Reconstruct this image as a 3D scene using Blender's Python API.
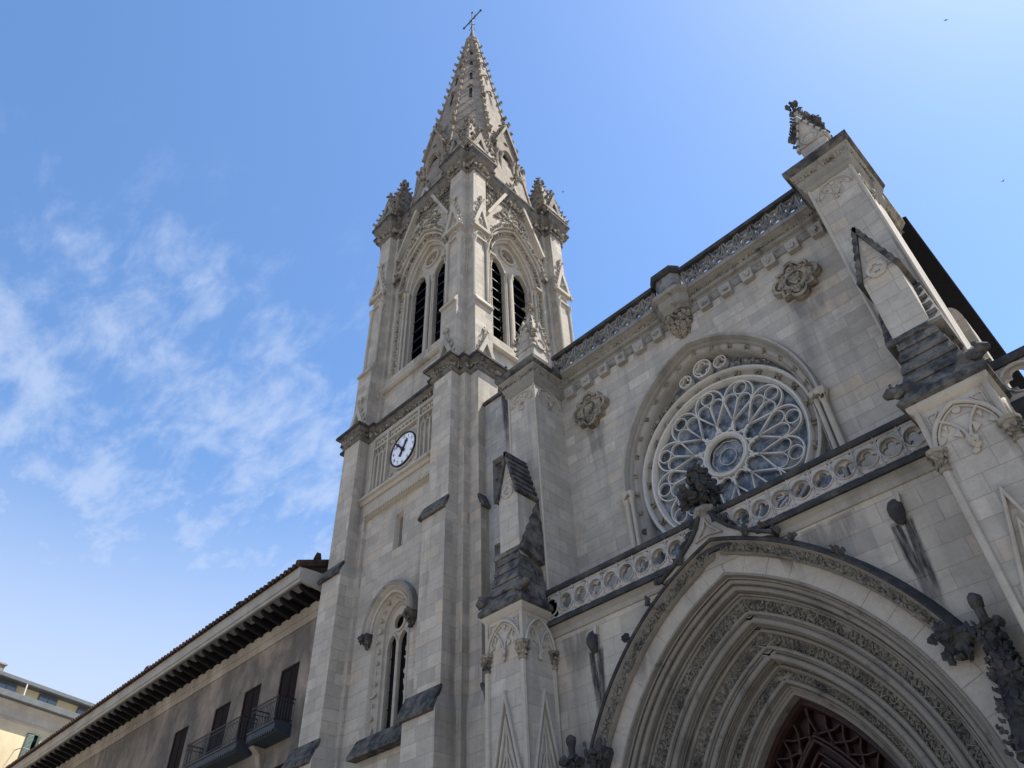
import bpy, bmesh, math, random
from mathutils import Vector, Matrix, Euler
from mathutils.geometry import tessellate_polygon

# ------------------------------------------------------------------ camera, sky, sun, exposure
scene = bpy.context.scene
for o in list(bpy.data.objects):
    bpy.data.objects.remove(o)
col = scene.collection
cam_d = bpy.data.cameras.new('camera')
cam = bpy.data.objects.new('camera', cam_d)
col.objects.link(cam)
scene.camera = cam
cam_d.sensor_width = 36.0
cam_d.sensor_fit = 'HORIZONTAL'
cam_d.lens = 757.61 * 36.0 / 1024.0
cam_d.clip_start = 0.1
cam_d.clip_end = 3000
YAW, PIT, ROL = -0.7532, 0.7448, -0.046
fw = Vector((math.sin(YAW) * math.cos(PIT), math.cos(YAW) * math.cos(PIT), math.sin(PIT)))
r0 = Vector((math.cos(YAW), -math.sin(YAW), 0))
u0 = r0.cross(fw)
rr = math.cos(ROL) * r0 + math.sin(ROL) * u0
uu = -math.sin(ROL) * r0 + math.cos(ROL) * u0
M3 = Matrix((rr, uu, -fw)).transposed()
cam.matrix_world = Matrix.Translation((0, 0, 1.6)) @ M3.to_4x4()

SUN = Vector((0.30, 0.36, 0.885)).normalized()
SUN_EL = math.asin(SUN.z)
SUN_AZ = math.atan2(SUN.x, SUN.y)
sun_d = bpy.data.lights.new('sun', 'SUN')
sun_d.energy = 4.2
sun_d.angle = math.radians(0.53)
sun_d.color = (1.0, 0.93, 0.83)
sun = bpy.data.objects.new('sun', sun_d)
sun.rotation_euler = SUN.to_track_quat('Z', 'Y').to_euler()
sun.location = (20, 20, 80)
col.objects.link(sun)

world = bpy.data.worlds.new('World')
scene.world = world
world.use_nodes = True
wn, wl = world.node_tree.nodes, world.node_tree.links
wn.clear()


def wnode(t, **kw):
    n = wn.new(t)
    for k, v in kw.items():
        setattr(n, k, v)
    return n


def wmath(op, a, b=None, clamp=False):
    n = wn.new('ShaderNodeMath')
    n.operation = op
    n.use_clamp = clamp
    for i, x in enumerate((a, b)):
        if x is None:
            continue
        if isinstance(x, (int, float)):
            n.inputs[i].default_value = x
        else:
            wl.new(x, n.inputs[i])
    return n.outputs[0]


sky = wnode('ShaderNodeTexSky')
sky.sky_type = 'NISHITA'
sky.sun_disc = False
sky.sun_elevation = SUN_EL
sky.sun_rotation = SUN_AZ
sky.altitude = 20
sky.air_density = 1.0
sky.dust_density = 0.3
sky.ozone_density = 3.0
SKY_STRENGTH = 0.112
tc = wnode('ShaderNodeTexCoord')
sp = wnode('ShaderNodeSeparateXYZ')
wl.new(tc.outputs['Generated'], sp.inputs[0])
zz = wmath('ADD', wmath('MAXIMUM', sp.outputs['Z'], 0.02), 0.12)
cb = wnode('ShaderNodeCombineXYZ')
wl.new(wmath('DIVIDE', sp.outputs['X'], zz), cb.inputs[0])
wl.new(wmath('DIVIDE', sp.outputs['Y'], zz), cb.inputs[1])
mp = wnode('ShaderNodeMapping')
mp.inputs['Rotation'].default_value = (0, 0, math.radians(20))
mp.inputs['Scale'].default_value = (5.2, 9.5, 1)
mp.inputs['Location'].default_value = (4.3, 2.1, 0)
wl.new(cb.outputs[0], mp.inputs[0])
n1 = wnode('ShaderNodeTexNoise')
n1.inputs['Scale'].default_value = 1.5
n1.inputs['Detail'].default_value = 9
n1.inputs['Roughness'].default_value = 0.63
n1.inputs['Distortion'].default_value = 0.22
wl.new(mp.outputs[0], n1.inputs['Vector'])
n2 = wnode('ShaderNodeTexNoise')
n2.inputs['Scale'].default_value = 0.7
n2.inputs['Detail'].default_value = 3
wl.new(mp.outputs[0], n2.inputs['Vector'])
# where the wisps gather (a stretch of sky low in the west)
dp = wnode('ShaderNodeVectorMath', operation='DOT_PRODUCT')
wl.new(tc.outputs['Generated'], dp.inputs[0])
dp.inputs[1].default_value = Vector((-0.88, 0.20, 0.41)).normalized()
reg = wnode('ShaderNodeMapRange')
reg.interpolation_type = 'SMOOTHSTEP'
wl.new(dp.outputs['Value'], reg.inputs['Value'])
reg.inputs['From Min'].default_value = 0.83
reg.inputs['From Max'].default_value = 0.97
dens = wmath('ADD', wmath('MULTIPLY', n1.outputs['Fac'], 0.75), wmath('MULTIPLY', n2.outputs['Fac'], 0.40))
dens = wmath('ADD', dens, wmath('MULTIPLY', reg.outputs[0], 0.15))
cr = wnode('ShaderNodeMapRange')
cr.interpolation_type = 'SMOOTHSTEP'
wl.new(dens, cr.inputs['Value'])
cr.inputs['From Min'].default_value = 0.61
cr.inputs['From Max'].default_value = 0.90
cf = wmath('MULTIPLY', wmath('MULTIPLY', cr.outputs[0], 0.55), wmath('MULTIPLY', reg.outputs[0], 1.4, True), True)
# thin veil close to the horizon
hz = wnode('ShaderNodeMapRange')
hz.interpolation_type = 'SMOOTHSTEP'
wl.new(sp.outputs['Z'], hz.inputs['Value'])
hz.inputs['From Min'].default_value = 0.60
hz.inputs['From Max'].default_value = 0.26
cf = wmath('MAXIMUM', cf, wmath('MULTIPLY', hz.outputs[0], 0.85))
mx = wnode('ShaderNodeMix', data_type='RGBA')
wl.new(cf, mx.inputs[0])
hs = wnode('ShaderNodeHueSaturation')
hs.inputs['Saturation'].default_value = 1.10
wl.new(sky.outputs[0], hs.inputs['Color'])
wl.new(hs.outputs[0], mx.inputs[6])
mx.inputs[7].default_value = (2.75, 3.15, 4.0, 1)
bg = wnode('ShaderNodeBackground')
bg.inputs['Strength'].default_value = SKY_STRENGTH
wl.new(mx.outputs[2], bg.inputs['Color'])
wo = wnode('ShaderNodeOutputWorld')
wl.new(bg.outputs[0], wo.inputs[0])

vs = scene.view_settings
vs.view_transform = 'Standard'
vs.look = 'None'
vs.gamma = 1
vs.use_curve_mapping = False
vs.exposure = 1.20
scene.render.engine = 'CYCLES'
scene.cycles.max_bounces = 6
scene.cycles.diffuse_bounces = 4

# ------------------------------------------------------------------ materials


class NT:
    def __init__(s, name):
        s.m = bpy.data.materials.new(name)
        s.m.use_nodes = True
        s.t = s.m.node_tree
        s.n, s.l = s.t.nodes, s.t.links
        s.n.clear()
        s.out = s.n.new('ShaderNodeOutputMaterial')
        s.b = s.n.new('ShaderNodeBsdfPrincipled')
        s.l.new(s.b.outputs[0], s.out.inputs[0])

    def put(s, sock, x):
        if isinstance(x, (int, float)):
            sock.default_value = x
        elif isinstance(x, (tuple, list)):
            sock.default_value = tuple(x) + ((1,) if len(x) == 3 and len(sock.default_value) == 4 else ())
        else:
            s.l.new(x, sock)

    def math(s, op, a, b=None, clamp=False):
        n = s.n.new('ShaderNodeMath')
        n.operation = op
        n.use_clamp = clamp
        s.put(n.inputs[0], a)
        if b is not None:
            s.put(n.inputs[1], b)
        return n.outputs[0]

    def mix(s, f, a, b, mode='MIX'):
        n = s.n.new('ShaderNodeMix')
        n.data_type = 'RGBA'
        n.blend_type = mode
        s.put(n.inputs[0], f)
        s.put(n.inputs[6], a)
        s.put(n.inputs[7], b)
        return n.outputs[2]

    def pos(s):
        g = s.n.new('ShaderNodeNewGeometry')
        return g.outputs['Position'], g.outputs['True Normal']

    def sep(s, v):
        n = s.n.new('ShaderNodeSeparateXYZ')
        s.l.new(v, n.inputs[0])
        return n.outputs

    def comb(s, x, y, z):
        n = s.n.new('ShaderNodeCombineXYZ')
        for i, a in enumerate((x, y, z)):
            s.put(n.inputs[i], a)
        return n.outputs[0]

    def noise(s, v, scale, detail=4, rough=0.55, dist=0.0):
        n = s.n.new('ShaderNodeTexNoise')
        s.l.new(v, n.inputs['Vector'])
        n.inputs['Scale'].default_value = scale
        n.inputs['Detail'].default_value = detail
        n.inputs['Roughness'].default_value = rough
        n.inputs['Distortion'].default_value = dist
        return n.outputs['Fac']

    def vscale(s, v, sc):
        n = s.n.new('ShaderNodeVectorMath')
        n.operation = 'MULTIPLY'
        s.l.new(v, n.inputs[0])
        n.inputs[1].default_value = sc
        return n.outputs[0]

    def ramp(s, f, stops, interp='LINEAR'):
        n = s.n.new('ShaderNodeValToRGB')
        n.color_ramp.interpolation = interp
        e = n.color_ramp.elements
        while len(e) < len(stops):
            e.new(0.5)
        for i, (p, c) in enumerate(stops):
            e[i].position = p
            e[i].color = (c, c, c, 1) if isinstance(c, (int, float)) else tuple(c) + (1,)
        s.l.new(f, n.inputs[0])
        return n.outputs[0]

    def rng(s, f, a, b, c=0.0, d=1.0):
        n = s.n.new('ShaderNodeMapRange')
        s.put(n.inputs[0], f)
        for i, x in enumerate((a, b, c, d)):
            n.inputs[i + 1].default_value = x
        return n.outputs[0]

    def bump(s, h, strength, dist=0.05):
        n = s.n.new('ShaderNodeBump')
        n.inputs['Strength'].default_value = strength
        n.inputs['Distance'].default_value = dist
        s.l.new(h, n.inputs['Height'])
        s.l.new(n.outputs[0], s.b.inputs['Normal'])

    def fin(s, colr, rough=0.85, spec=0.25, metal=0.0):
        s.put(s.b.inputs['Base Color'], colr)
        s.put(s.b.inputs['Roughness'], rough)
        s.b.inputs['Specular IOR Level'].default_value = spec
        s.b.inputs['Metallic'].default_value = metal
        return s.m


def stone(name, base, dark, warm, block=None, streak=0.45, soot=0.0, spots=None, amp=1.0):
    t = NT(name)
    P, N = t.pos()
    px, py, pz = t.sep(P)
    nx, ny, nz = t.sep(N)
    big = t.noise(P, 0.33, 4, 0.6)
    med = t.noise(P, 1.7, 5, 0.6)
    fine = t.noise(P, 11.0, 5, 0.65)
    stv = t.noise(t.vscale(P, (1.35, 1.35, 0.10)), 1.0, 5, 0.62)
    c = t.mix(t.rng(med, 0.35, 0.7), base, [x * 0.86 for x in base])
    hgt = t.math('MULTIPLY', fine, 0.25)
    if block:
        w, h = block
        side = t.math('GREATER_THAN', t.math('ABSOLUTE', nx), t.math('ABSOLUTE', ny))
        u = t.math('ADD', t.math('MULTIPLY', py, side), t.math('MULTIPLY', px, t.math('SUBTRACT', 1.0, side)))
        wob = t.math('MULTIPLY', t.math('SUBTRACT', t.noise(P, 2.5, 2), 0.5), 0.03)
        v = t.comb(u, t.math('ADD', pz, wob), 0.0)
        br = t.n.new('ShaderNodeTexBrick')
        t.l.new(v, br.inputs['Vector'])
        br.offset = 0.47
        br.squash = 0.8
        br.squash_frequency = 3
        br.inputs['Color1'].default_value = (0, 0, 0, 1)
        br.inputs['Color2'].default_value = (1, 1, 1, 1)
        br.inputs['Mortar'].default_value = (0.5, 0.5, 0.5, 1)
        br.inputs['Scale'].default_value = 1.0
        br.inputs['Mortar Size'].default_value = 0.008
        br.inputs['Mortar Smooth'].default_value = 0.25
        br.inputs['Brick Width'].default_value = w
        br.inputs['Row Height'].default_value = h
        rnd = br.outputs['Color']
        tone = t.ramp(rnd, [(0.0, 1 - .18 * amp), (0.3, 1 - .05 * amp), (0.62, 1.0), (0.85, 1 + .09 * amp), (1.0, 1 + .17 * amp)])
        c = t.mix(1.0, c, tone, 'MULTIPLY')
        c = t.mix(t.ramp(rnd, [(0.0, 0.0), (0.66, 0.05), (0.78, 0.55), (0.84, 0.15), (1.0, 0.05)]), c, warm)
        c = t.mix(t.math('MULTIPLY', br.outputs['Fac'], t.rng(med, 0.3, 0.7, 0.15, 0.65)), c, [x * 0.40 for x in base])
        bl = t.noise(P, 0.75, 6, 0.68, 0.6)
        c = t.mix(t.rng(bl, 0.50, 0.72, 0.0, 0.62), c, [x * 0.50 for x in base])
        hgt = t.math('SUBTRACT', hgt, t.math('MULTIPLY', br.outputs['Fac'], 0.8))
    else:
        c = t.mix(t.rng(big, 0.5, 0.75, 0, 0.35), c, warm)
    sf = t.math('MULTIPLY', t.rng(stv, 0.52, 0.74), streak, True)
    sf = t.math('MULTIPLY', sf, t.rng(big, 0.30, 0.62, 0.25, 1.0))
    c = t.mix(sf, c, dark)
    c = t.mix(t.rng(fine, 0.30, 0.75, 0.0, 0.34), c, [x * 0.55 for x in base])
    grain = t.noise(P, 34.0, 3, 0.7)
    c = t.mix(t.rng(grain, 0.56, 0.72, 0.0, 0.45), c, [x * 0.45 for x in base])
    hs_ = t.noise(t.vscale(P, (0.5, 0.5, 5.5)), 1.0, 4, 0.6)
    c = t.mix(t.rng(hs_, 0.52, 0.70, 0.0, 0.30), c, [x * 0.60 for x in base])
    if soot:
        s2 = t.noise(P, 2.6, 6, 0.7)
        c = t.mix(t.rng(s2, 0.58 - soot * 0.35, 0.78 - soot * 0.35), c, (0.035, 0.036, 0.04))
    for (sx, sz, sw, sh, amt) in (spots or []):
        # run-off stain below a spout: two ragged dark runs that merge lower down
        n1_ = t.math('SUBTRACT', t.noise(t.vscale(P, (9, 9, 1.1)), 1.0, 5, 0.65), 0.5)
        a = t.math('DIVIDE', t.math('SUBTRACT', px, sx), sw)
        a = t.math('ADD', a, t.math('MULTIPLY', n1_, 0.7))
        b = t.math('DIVIDE', t.math('SUBTRACT', sz, pz), sh)
        two = t.math('ABSOLUTE', t.math('SUBTRACT', t.math('ABSOLUTE', a), t.rng(b, 0.0, 0.75, 0.62, 0.2)))
        fa = t.rng(two, 0.62, 0.34)
        b2 = t.math('ADD', b, t.math('MULTIPLY', t.math('SUBTRACT', t.noise(t.vscale(P, (6, 6, 2)), 1.0, 4), 0.5), 0.6))
        fb = t.math('MULTIPLY', t.rng(b2, 1.0, 0.45), t.rng(b, -0.02, 0.03))
        brk = t.rng(t.noise(t.vscale(P, (14, 14, 1.6)), 1.0, 5, 0.7), 0.30, 0.55, 0.45, 1.0)
        c = t.mix(t.math('MULTIPLY', t.math('MULTIPLY', t.math('MULTIPLY', fa, fb, True), brk), amt), c, (0.035, 0.034, 0.036))
    t.bump(hgt, 0.6, 0.03)
    return t.fin(c, 0.9, 0.15)


LS = (0.465, 0.425, 0.36)
LSD = (0.15, 0.135, 0.12)
LSW = (0.50, 0.39, 0.26)
MAT = {}
MAT['tower'] = stone('limestone_ashlar_tower', LS, LSD, LSW, (0.78, 0.40), 0.85, 0.0, None, 1.15)
MAT['rosewall'] = stone('limestone_ashlar_facade', (0.464, 0.432, 0.375), (0.140, 0.140, 0.140), (0.492, 0.386, 0.256), (1.02, 0.36), 0.8, 0.0, [(-10.85, 16.80, 0.34, 1.8, 0.40), (-3.45, 16.85, 0.45, 1.3, 0.40)], 1.15)
MAT['lowwall'] = stone('limestone_ashlar_porch', (0.442, 0.408, 0.350), (0.126, 0.123, 0.123), (0.492, 0.386, 0.256), (0.80, 0.42), 0.85, 0.0,
                       [(-10.80, 9.12, 0.20, 2.2, 1.0), (-3.27, 9.12, 0.20, 2.2, 1.0), (-11.4, 9.7, 0.4, 1.2, 0.45), (-4.6, 9.75, 0.5, 1.0, 0.5)])
MAT['butt'] = stone('limestone_ashlar_buttress', (0.459, 0.426, 0.368), (0.131, 0.129, 0.128), (0.492, 0.391, 0.256), (0.62, 0.38), 0.85, 0.0, None, 0.8)
MAT['slit'] = stone('limestone_stained', (0.414, 0.402, 0.373), (0.056, 0.057, 0.062), (0.470, 0.380, 0.256), (0.62, 0.38), 1.0, 0.0,
                    [(-14.2, 20.5, 0.35, 3.2, 0.95)])
MAT['trim'] = stone('limestone_trim', (0.447, 0.408, 0.341), (0.103, 0.099, 0.096), (0.380, 0.314, 0.213), None, 0.85)
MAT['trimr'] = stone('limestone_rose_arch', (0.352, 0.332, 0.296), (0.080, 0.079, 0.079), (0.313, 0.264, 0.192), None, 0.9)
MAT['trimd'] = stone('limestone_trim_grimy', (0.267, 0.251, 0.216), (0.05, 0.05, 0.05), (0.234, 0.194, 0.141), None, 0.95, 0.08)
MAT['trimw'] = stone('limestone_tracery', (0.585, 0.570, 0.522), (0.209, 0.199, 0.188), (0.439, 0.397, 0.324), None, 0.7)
MAT['carve'] = stone('limestone_carved', (0.311, 0.275, 0.213), (0.052, 0.051, 0.049), (0.253, 0.197, 0.126), None, 0.9, 0.28)
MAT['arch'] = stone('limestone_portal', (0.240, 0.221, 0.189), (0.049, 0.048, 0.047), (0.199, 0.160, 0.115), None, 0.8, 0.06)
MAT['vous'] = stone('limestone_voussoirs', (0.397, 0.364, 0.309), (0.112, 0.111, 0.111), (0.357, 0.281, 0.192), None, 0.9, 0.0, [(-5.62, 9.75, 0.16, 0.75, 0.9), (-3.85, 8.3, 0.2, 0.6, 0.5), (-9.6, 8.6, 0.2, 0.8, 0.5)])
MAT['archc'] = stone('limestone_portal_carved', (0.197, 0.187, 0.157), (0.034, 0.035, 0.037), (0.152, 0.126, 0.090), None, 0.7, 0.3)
MAT['sooty'] = stone('limestone_blackened', (0.158, 0.146, 0.124), (0.029, 0.028, 0.027), (0.105, 0.090, 0.070), None, 0.9, 0.52)
MAT['sootb'] = stone('limestone_blackened_blocks', (0.194, 0.180, 0.153), (0.034, 0.032, 0.031), (0.126, 0.110, 0.086), (0.5, 0.3), 0.9, 0.45)
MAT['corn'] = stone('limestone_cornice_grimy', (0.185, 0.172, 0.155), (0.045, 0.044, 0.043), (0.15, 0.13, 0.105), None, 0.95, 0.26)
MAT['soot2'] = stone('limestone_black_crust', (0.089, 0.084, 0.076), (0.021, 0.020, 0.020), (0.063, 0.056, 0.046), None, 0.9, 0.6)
MAT['balu'] = stone('limestone_pierced_dark', (0.240, 0.234, 0.222), (0.060, 0.060, 0.066), (0.204, 0.180, 0.156), None, 0.8, 0.35)
MAT['ball'] = stone('limestone_pierced_pale', (0.43, 0.41, 0.375), (0.106, 0.106, 0.106), (0.381, 0.339, 0.285), None, 0.9, 0.16)
MAT['spire'] = stone('limestone_spire', (0.297, 0.255, 0.205), (0.056, 0.052, 0.049), (0.258, 0.195, 0.125), (0.7, 0.42), 1.0, 0.14)
MAT['spirec'] = stone('limestone_spire_carved', (0.281, 0.245, 0.196), (0.050, 0.049, 0.048), (0.234, 0.181, 0.122), None, 0.8, 0.3)


def simple(name, c, rough=0.6, spec=0.4, metal=0.0, var=0.25, scale=4.0, bump=0.0):
    t = NT(name)
    P, N = t.pos()
    f = t.noise(P, scale, 5, 0.6)
    cc = t.mix(t.rng(f, 0.3, 0.72), c, [x * (1 - var) for x in c])
    if bump:
        t.bump(f, bump, 0.02)
    return t.fin(cc, rough, spec, metal)


def glass_mat():
    t = NT('leaded_window_glass')
    P, N = t.pos()
    f = t.noise(P, 3.2, 3, 0.6)
    cc = t.mix(t.rng(f, 0.42, 0.62), (0.055, 0.072, 0.095), (0.25, 0.265, 0.28))
    v = t.n.new('ShaderNodeTexVoronoi')
    v.feature = 'DISTANCE_TO_EDGE'
    t.l.new(P, v.inputs['Vector'])
    v.inputs['Scale'].default_value = 8.5
    lead = t.rng(v.outputs['Distance'], 0.012, 0.03, 1, 0)
    cc = t.mix(t.math('MULTIPLY', lead, 0.8), cc, (0.03, 0.035, 0.04))
    t.bump(t.noise(P, 6.0, 3), 0.15, 0.02)
    return t.fin(cc, 0.25, 0.5)


MAT['glass'] = glass_mat()
MAT['louver'] = simple('louver_slats_navy', (0.022, 0.032, 0.065), 0.55, 0.4, 0, 0.4, 3)
MAT['dark'] = simple('dark_interior', (0.012, 0.012, 0.014), 0.9, 0.1)
MAT['dial'] = simple('clock_dial_white', (0.80, 0.82, 0.86), 0.35, 0.5, 0, 0.06, 6)
MAT['black'] = simple('black_paint', (0.008, 0.010, 0.018), 0.5, 0.4, 0, 0.3)
MAT['iron'] = simple('wrought_iron', (0.018, 0.020, 0.024), 0.5, 0.5, 0.3, 0.3, 8)
MAT['cross'] = simple('weathered_iron_cross', (0.055, 0.05, 0.043), 0.75, 0.2, 0, 0.3, 8)
MAT['wood'] = simple('dark_oak_door', (0.042, 0.018, 0.014), 0.5, 0.35, 0, 0.5, 7, 0.3)
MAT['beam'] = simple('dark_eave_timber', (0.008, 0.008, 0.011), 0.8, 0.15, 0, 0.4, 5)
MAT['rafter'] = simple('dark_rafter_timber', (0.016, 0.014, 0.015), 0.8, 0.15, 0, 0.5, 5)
MAT['fascia'] = simple('cream_painted_eave', (0.38, 0.355, 0.31), 0.7, 0.2, 0, 0.32, 1.2)
MAT['soffit'] = simple('soffit_lit_boards', (0.22, 0.22, 0.22), 0.85, 0.15, 0, 0.4, 2.0)  # paler tone for the outer soffit, with light put into the colour
MAT['tile'] = simple('clay_roof_tiles', (0.075, 0.045, 0.038), 0.85, 0.2, 0, 0.65, 4.0, 0.3)
MAT['shutter'] = simple('green_shutter_paint', (0.10, 0.155, 0.125), 0.6, 0.3, 0, 0.3, 5)
MAT['pane'] = simple('window_pane', (0.10, 0.15, 0.20), 0.08, 0.9, 0, 0.4, 0.6)
MAT['gutter'] = simple('painted_metal_gutter', (0.14, 0.15, 0.15), 0.6, 0.4, 0.1, 0.3, 2)
MAT['white'] = simple('white_paint', (0.72, 0.72, 0.70), 0.6, 0.3, 0, 0.1)
MAT['slab'] = simple('blue_grey_balcony_paint', (0.038, 0.048, 0.06), 0.6, 0.3, 0, 0.35, 3)
MAT['room'] = simple('brown_door_leaves', (0.022, 0.015, 0.015), 0.85, 0.08, 0, 0.4, 2)
MAT['bird'] = simple('dark_feathers', (0.03, 0.03, 0.035), 0.8, 0.2)
MAT['paving'] = simple('stone_paving', (0.33, 0.305, 0.27), 0.85, 0.2, 0, 0.35, 1.5, 0.2)


def plaster(name, base, dark, streak, scl=1.0):
    t = NT(name)
    P, N = t.pos()
    a = t.noise(t.vscale(P, (0.55, 0.55, 0.30)), 1.0 * scl, 7, 0.66, 0.5)
    b = t.noise(P, 0.45, 5, 0.6)
    c = t.noise(P, 5.0, 5, 0.65)
    cc = t.mix(t.math('MULTIPLY', t.rng(a, 0.34, 0.56), streak), base, dark)
    cc = t.mix(t.rng(b, 0.45, 0.68, 0, 0.55), cc, [x * 0.6 for x in dark])
    a2 = t.noise(t.vscale(P, (3.2, 3.2, 0.16)), 1.0, 4, 0.55)
    cc = t.mix(t.rng(a2, 0.67, 0.71, 0, 0.55), cc, base)
    cc = t.mix(t.rng(c, 0.3, 0.7, 0, 0.3), cc, [x * 0.7 for x in base])
    t.bump(c, 0.2, 0.02)
    return t.fin(cc, 0.9, 0.15)


MAT['plaster'] = plaster('stained_grey_plaster', (0.32, 0.262, 0.205), (0.105, 0.094, 0.083), 1.0)
MAT['band'] = plaster('stained_cream_stone_band', (0.40, 0.35, 0.28), (0.17, 0.14, 0.11), 0.7)
MAT['yellow'] = plaster('pale_yellow_render', (0.72, 0.60, 0.38), (0.60, 0.50, 0.34), 0.25)
MAT['ygrey'] = plaster('pale_grey_render', (0.55, 0.50, 0.42), (0.42, 0.39, 0.35), 0.3)

# ------------------------------------------------------------------ mesh helpers
ICO = None


def ico():
    global ICO
    if ICO is None:
        b = bmesh.new()
        bmesh.ops.create_icosphere(b, subdivisions=2, radius=1.0)
        b.verts.ensure_lookup_table()
        ICO = ([v.co.copy() for v in b.verts], [[v.index for v in f.verts] for f in b.faces])
        b.free()
    return ICO


ICO1 = None


def ico1():
    global ICO1
    if ICO1 is None:
        b = bmesh.new()
        bmesh.ops.create_icosphere(b, subdivisions=1, radius=1.0)
        ICO1 = ([v.co.copy() for v in b.verts], [[v.index for v in f.verts] for f in b.faces])
        b.free()
    return ICO1


class Frame:
    """A wall face: u runs right, d runs out of the wall, z runs up."""

    def __init__(s, o, ux, dn):
        s.o, s.ux, s.dn = Vector(o), Vector(ux), Vector(dn)

    def __call__(s, u, d, z):
        return s.o + s.ux * u + s.dn * d + Vector((0, 0, z))


class MB:
    def __init__(s, fr=None):
        s.v, s.f, s.fr = [], [], fr

    def P(s, u, d, z):
        return s.fr(u, d, z) if s.fr else Vector((u, d, z))

    def add(s, vs, fs):
        n = len(s.v)
        s.v += [Vector(x) for x in vs]
        s.f += [[i + n for i in f] for f in fs]

    def box(s, u0, u1, d0, d1, z0, z1):
        s.hexa([(u0, d0), (u1, d0), (u1, d1), (u0, d1)], z0, [(u0, d0), (u1, d0), (u1, d1), (u0, d1)], z1)

    def hexa(s, b, z0, t, z1):
        n = len(b)
        vs = [s.P(x, y, z0) for x, y in b] + [s.P(x, y, z1) for x, y in t]
        fs = [list(range(n))[::-1], list(range(n, 2 * n))]
        for i in range(n):
            j = (i + 1) % n
            fs.append([i, j, n + j, n + i])
        s.add(vs, fs)

    def loft(s, loops, closed=True, cap0=False, cap1=False):
        """loops: lists of 3D points (world) with the same count"""
        n = len(loops[0])
        vs = [p for L in loops for p in L]
        fs = []
        for k in range(len(loops) - 1):
            for i in range(n if closed else n - 1):
                j = (i + 1) % n
                fs.append([k * n + i, k * n + j, (k + 1) * n + j, (k + 1) * n + i])
        if cap0:
            fs.append(list(range(n))[::-1])
        if cap1:
            m = (len(loops) - 1) * n
            fs.append(list(range(m, m + n)))
        s.add(vs, fs)

    def prism(s, pts, a0, a1, axis='u'):
        """pts in the plane across the axis. axis 'u': (d,z); 'd': (u,z); 'z': (u,d)"""
        def q(p, a):
            if axis == 'u':
                return s.P(a, p[0], p[1])
            if axis == 'd':
                return s.P(p[0], a, p[1])
            return s.P(p[0], p[1], a)
        s.loft([[q(p, a0) for p in pts], [q(p, a1) for p in pts]], True, True, True)

    def plate(s, outer, holes, d0, d1, back=True):
        """flat plate in u,z with holes, front face at d1, back at d0"""
        loops = [outer] + holes
        vec = [[Vector((p[0], p[1], 0)) for p in L] for L in loops]
        tris = tessellate_polygon(vec)
        flat = [p for L in loops for p in L]
        n = len(flat)
        vs = [s.P(p[0], d1, p[1]) for p in flat]
        fs = [list(t) for t in tris]
        if back:
            vs += [s.P(p[0], d0, p[1]) for p in flat]
            fs += [[i + n for i in t][::-1] for t in tris]
        else:
            vs += [s.P(p[0], d0, p[1]) for p in flat]
        k = 0
        for L in loops:
            m = len(L)
            for i in range(m):
                j = (i + 1) % m
                fs.append([k + i, k + j, n + k + j, n + k + i])
            k += m
        s.add(vs, fs)

    def sweep(s, path, prof, closed=False, profclosed=True, caps=True):
        """path: (u,z) points; prof: (offset along the left normal, d)"""
        n = len(path)
        loops = []
        for i in range(n):
            a = path[i - 1] if (i > 0 or closed) else None
            b = path[(i + 1) % n] if (i < n - 1 or closed) else None
            p = path[i]
            def nrm(x, y):
                d = Vector((y[0] - x[0], y[1] - x[1]))
                if d.length < 1e-9:
                    return Vector((0, 0))
                d.normalize()
                return Vector((-d.y, d.x))
            if a is None:
                m = nrm(p, b)
            elif b is None:
                m = nrm(a, p)
            else:
                q, w = nrm(a, p), nrm(p, b)
                m = q + w
                if m.length < 1e-6:
                    m = q
                m.normalize()
                m = m / max(0.35, m.dot(q))
            loops.append([s.P(p[0] + m.x * o, d, p[1] + m.y * o) for o, d in prof])
        if closed:
            loops.append(loops[0])
        s.loft(loops, profclosed, caps and not closed and profclosed, caps and not closed and profclosed)

    def bar(s, path, w, d0, d1, closed=False):
        """a flat chamfered tracery bar along a (u,z) path"""
        h = w / 2
        s.sweep(path, [(-h, d0), (-h, d1 - h * 0.6), (-h * 0.4, d1), (h * 0.4, d1), (h, d1 - h * 0.6), (h, d0)], closed)

    def tube(s, pts, r, n=7, caps=True):
        """round bar through points given in frame coordinates; r a number or one radius per point"""
        P = [s.P(*p) for p in pts]
        R = r if isinstance(r, (list, tuple)) else [r] * len(P)
        loops = []
        up = None
        for i, p in enumerate(P):
            t = (P[min(i + 1, len(P) - 1)] - P[max(i - 1, 0)]).normalized()
            if up is None:
                up = Vector((0, 0, 1)) if abs(t.z) < 0.9 else Vector((1, 0, 0))
            x = t.cross(up).normalized()
            y = x.cross(t).normalized()
            up = y
            loops.append([p + (x * math.cos(2 * math.pi * k / n) + y * math.sin(2 * math.pi * k / n)) * R[i] for k in range(n)])
        s.loft(loops, True, caps, caps)

    def lathe(s, u, d, prof, n=10):
        s.loft([[s.P(u + r * math.cos(2 * math.pi * k / n), d + r * math.sin(2 * math.pi * k / n), z) for k in range(n)] for r, z in prof], True, True, True)

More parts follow.
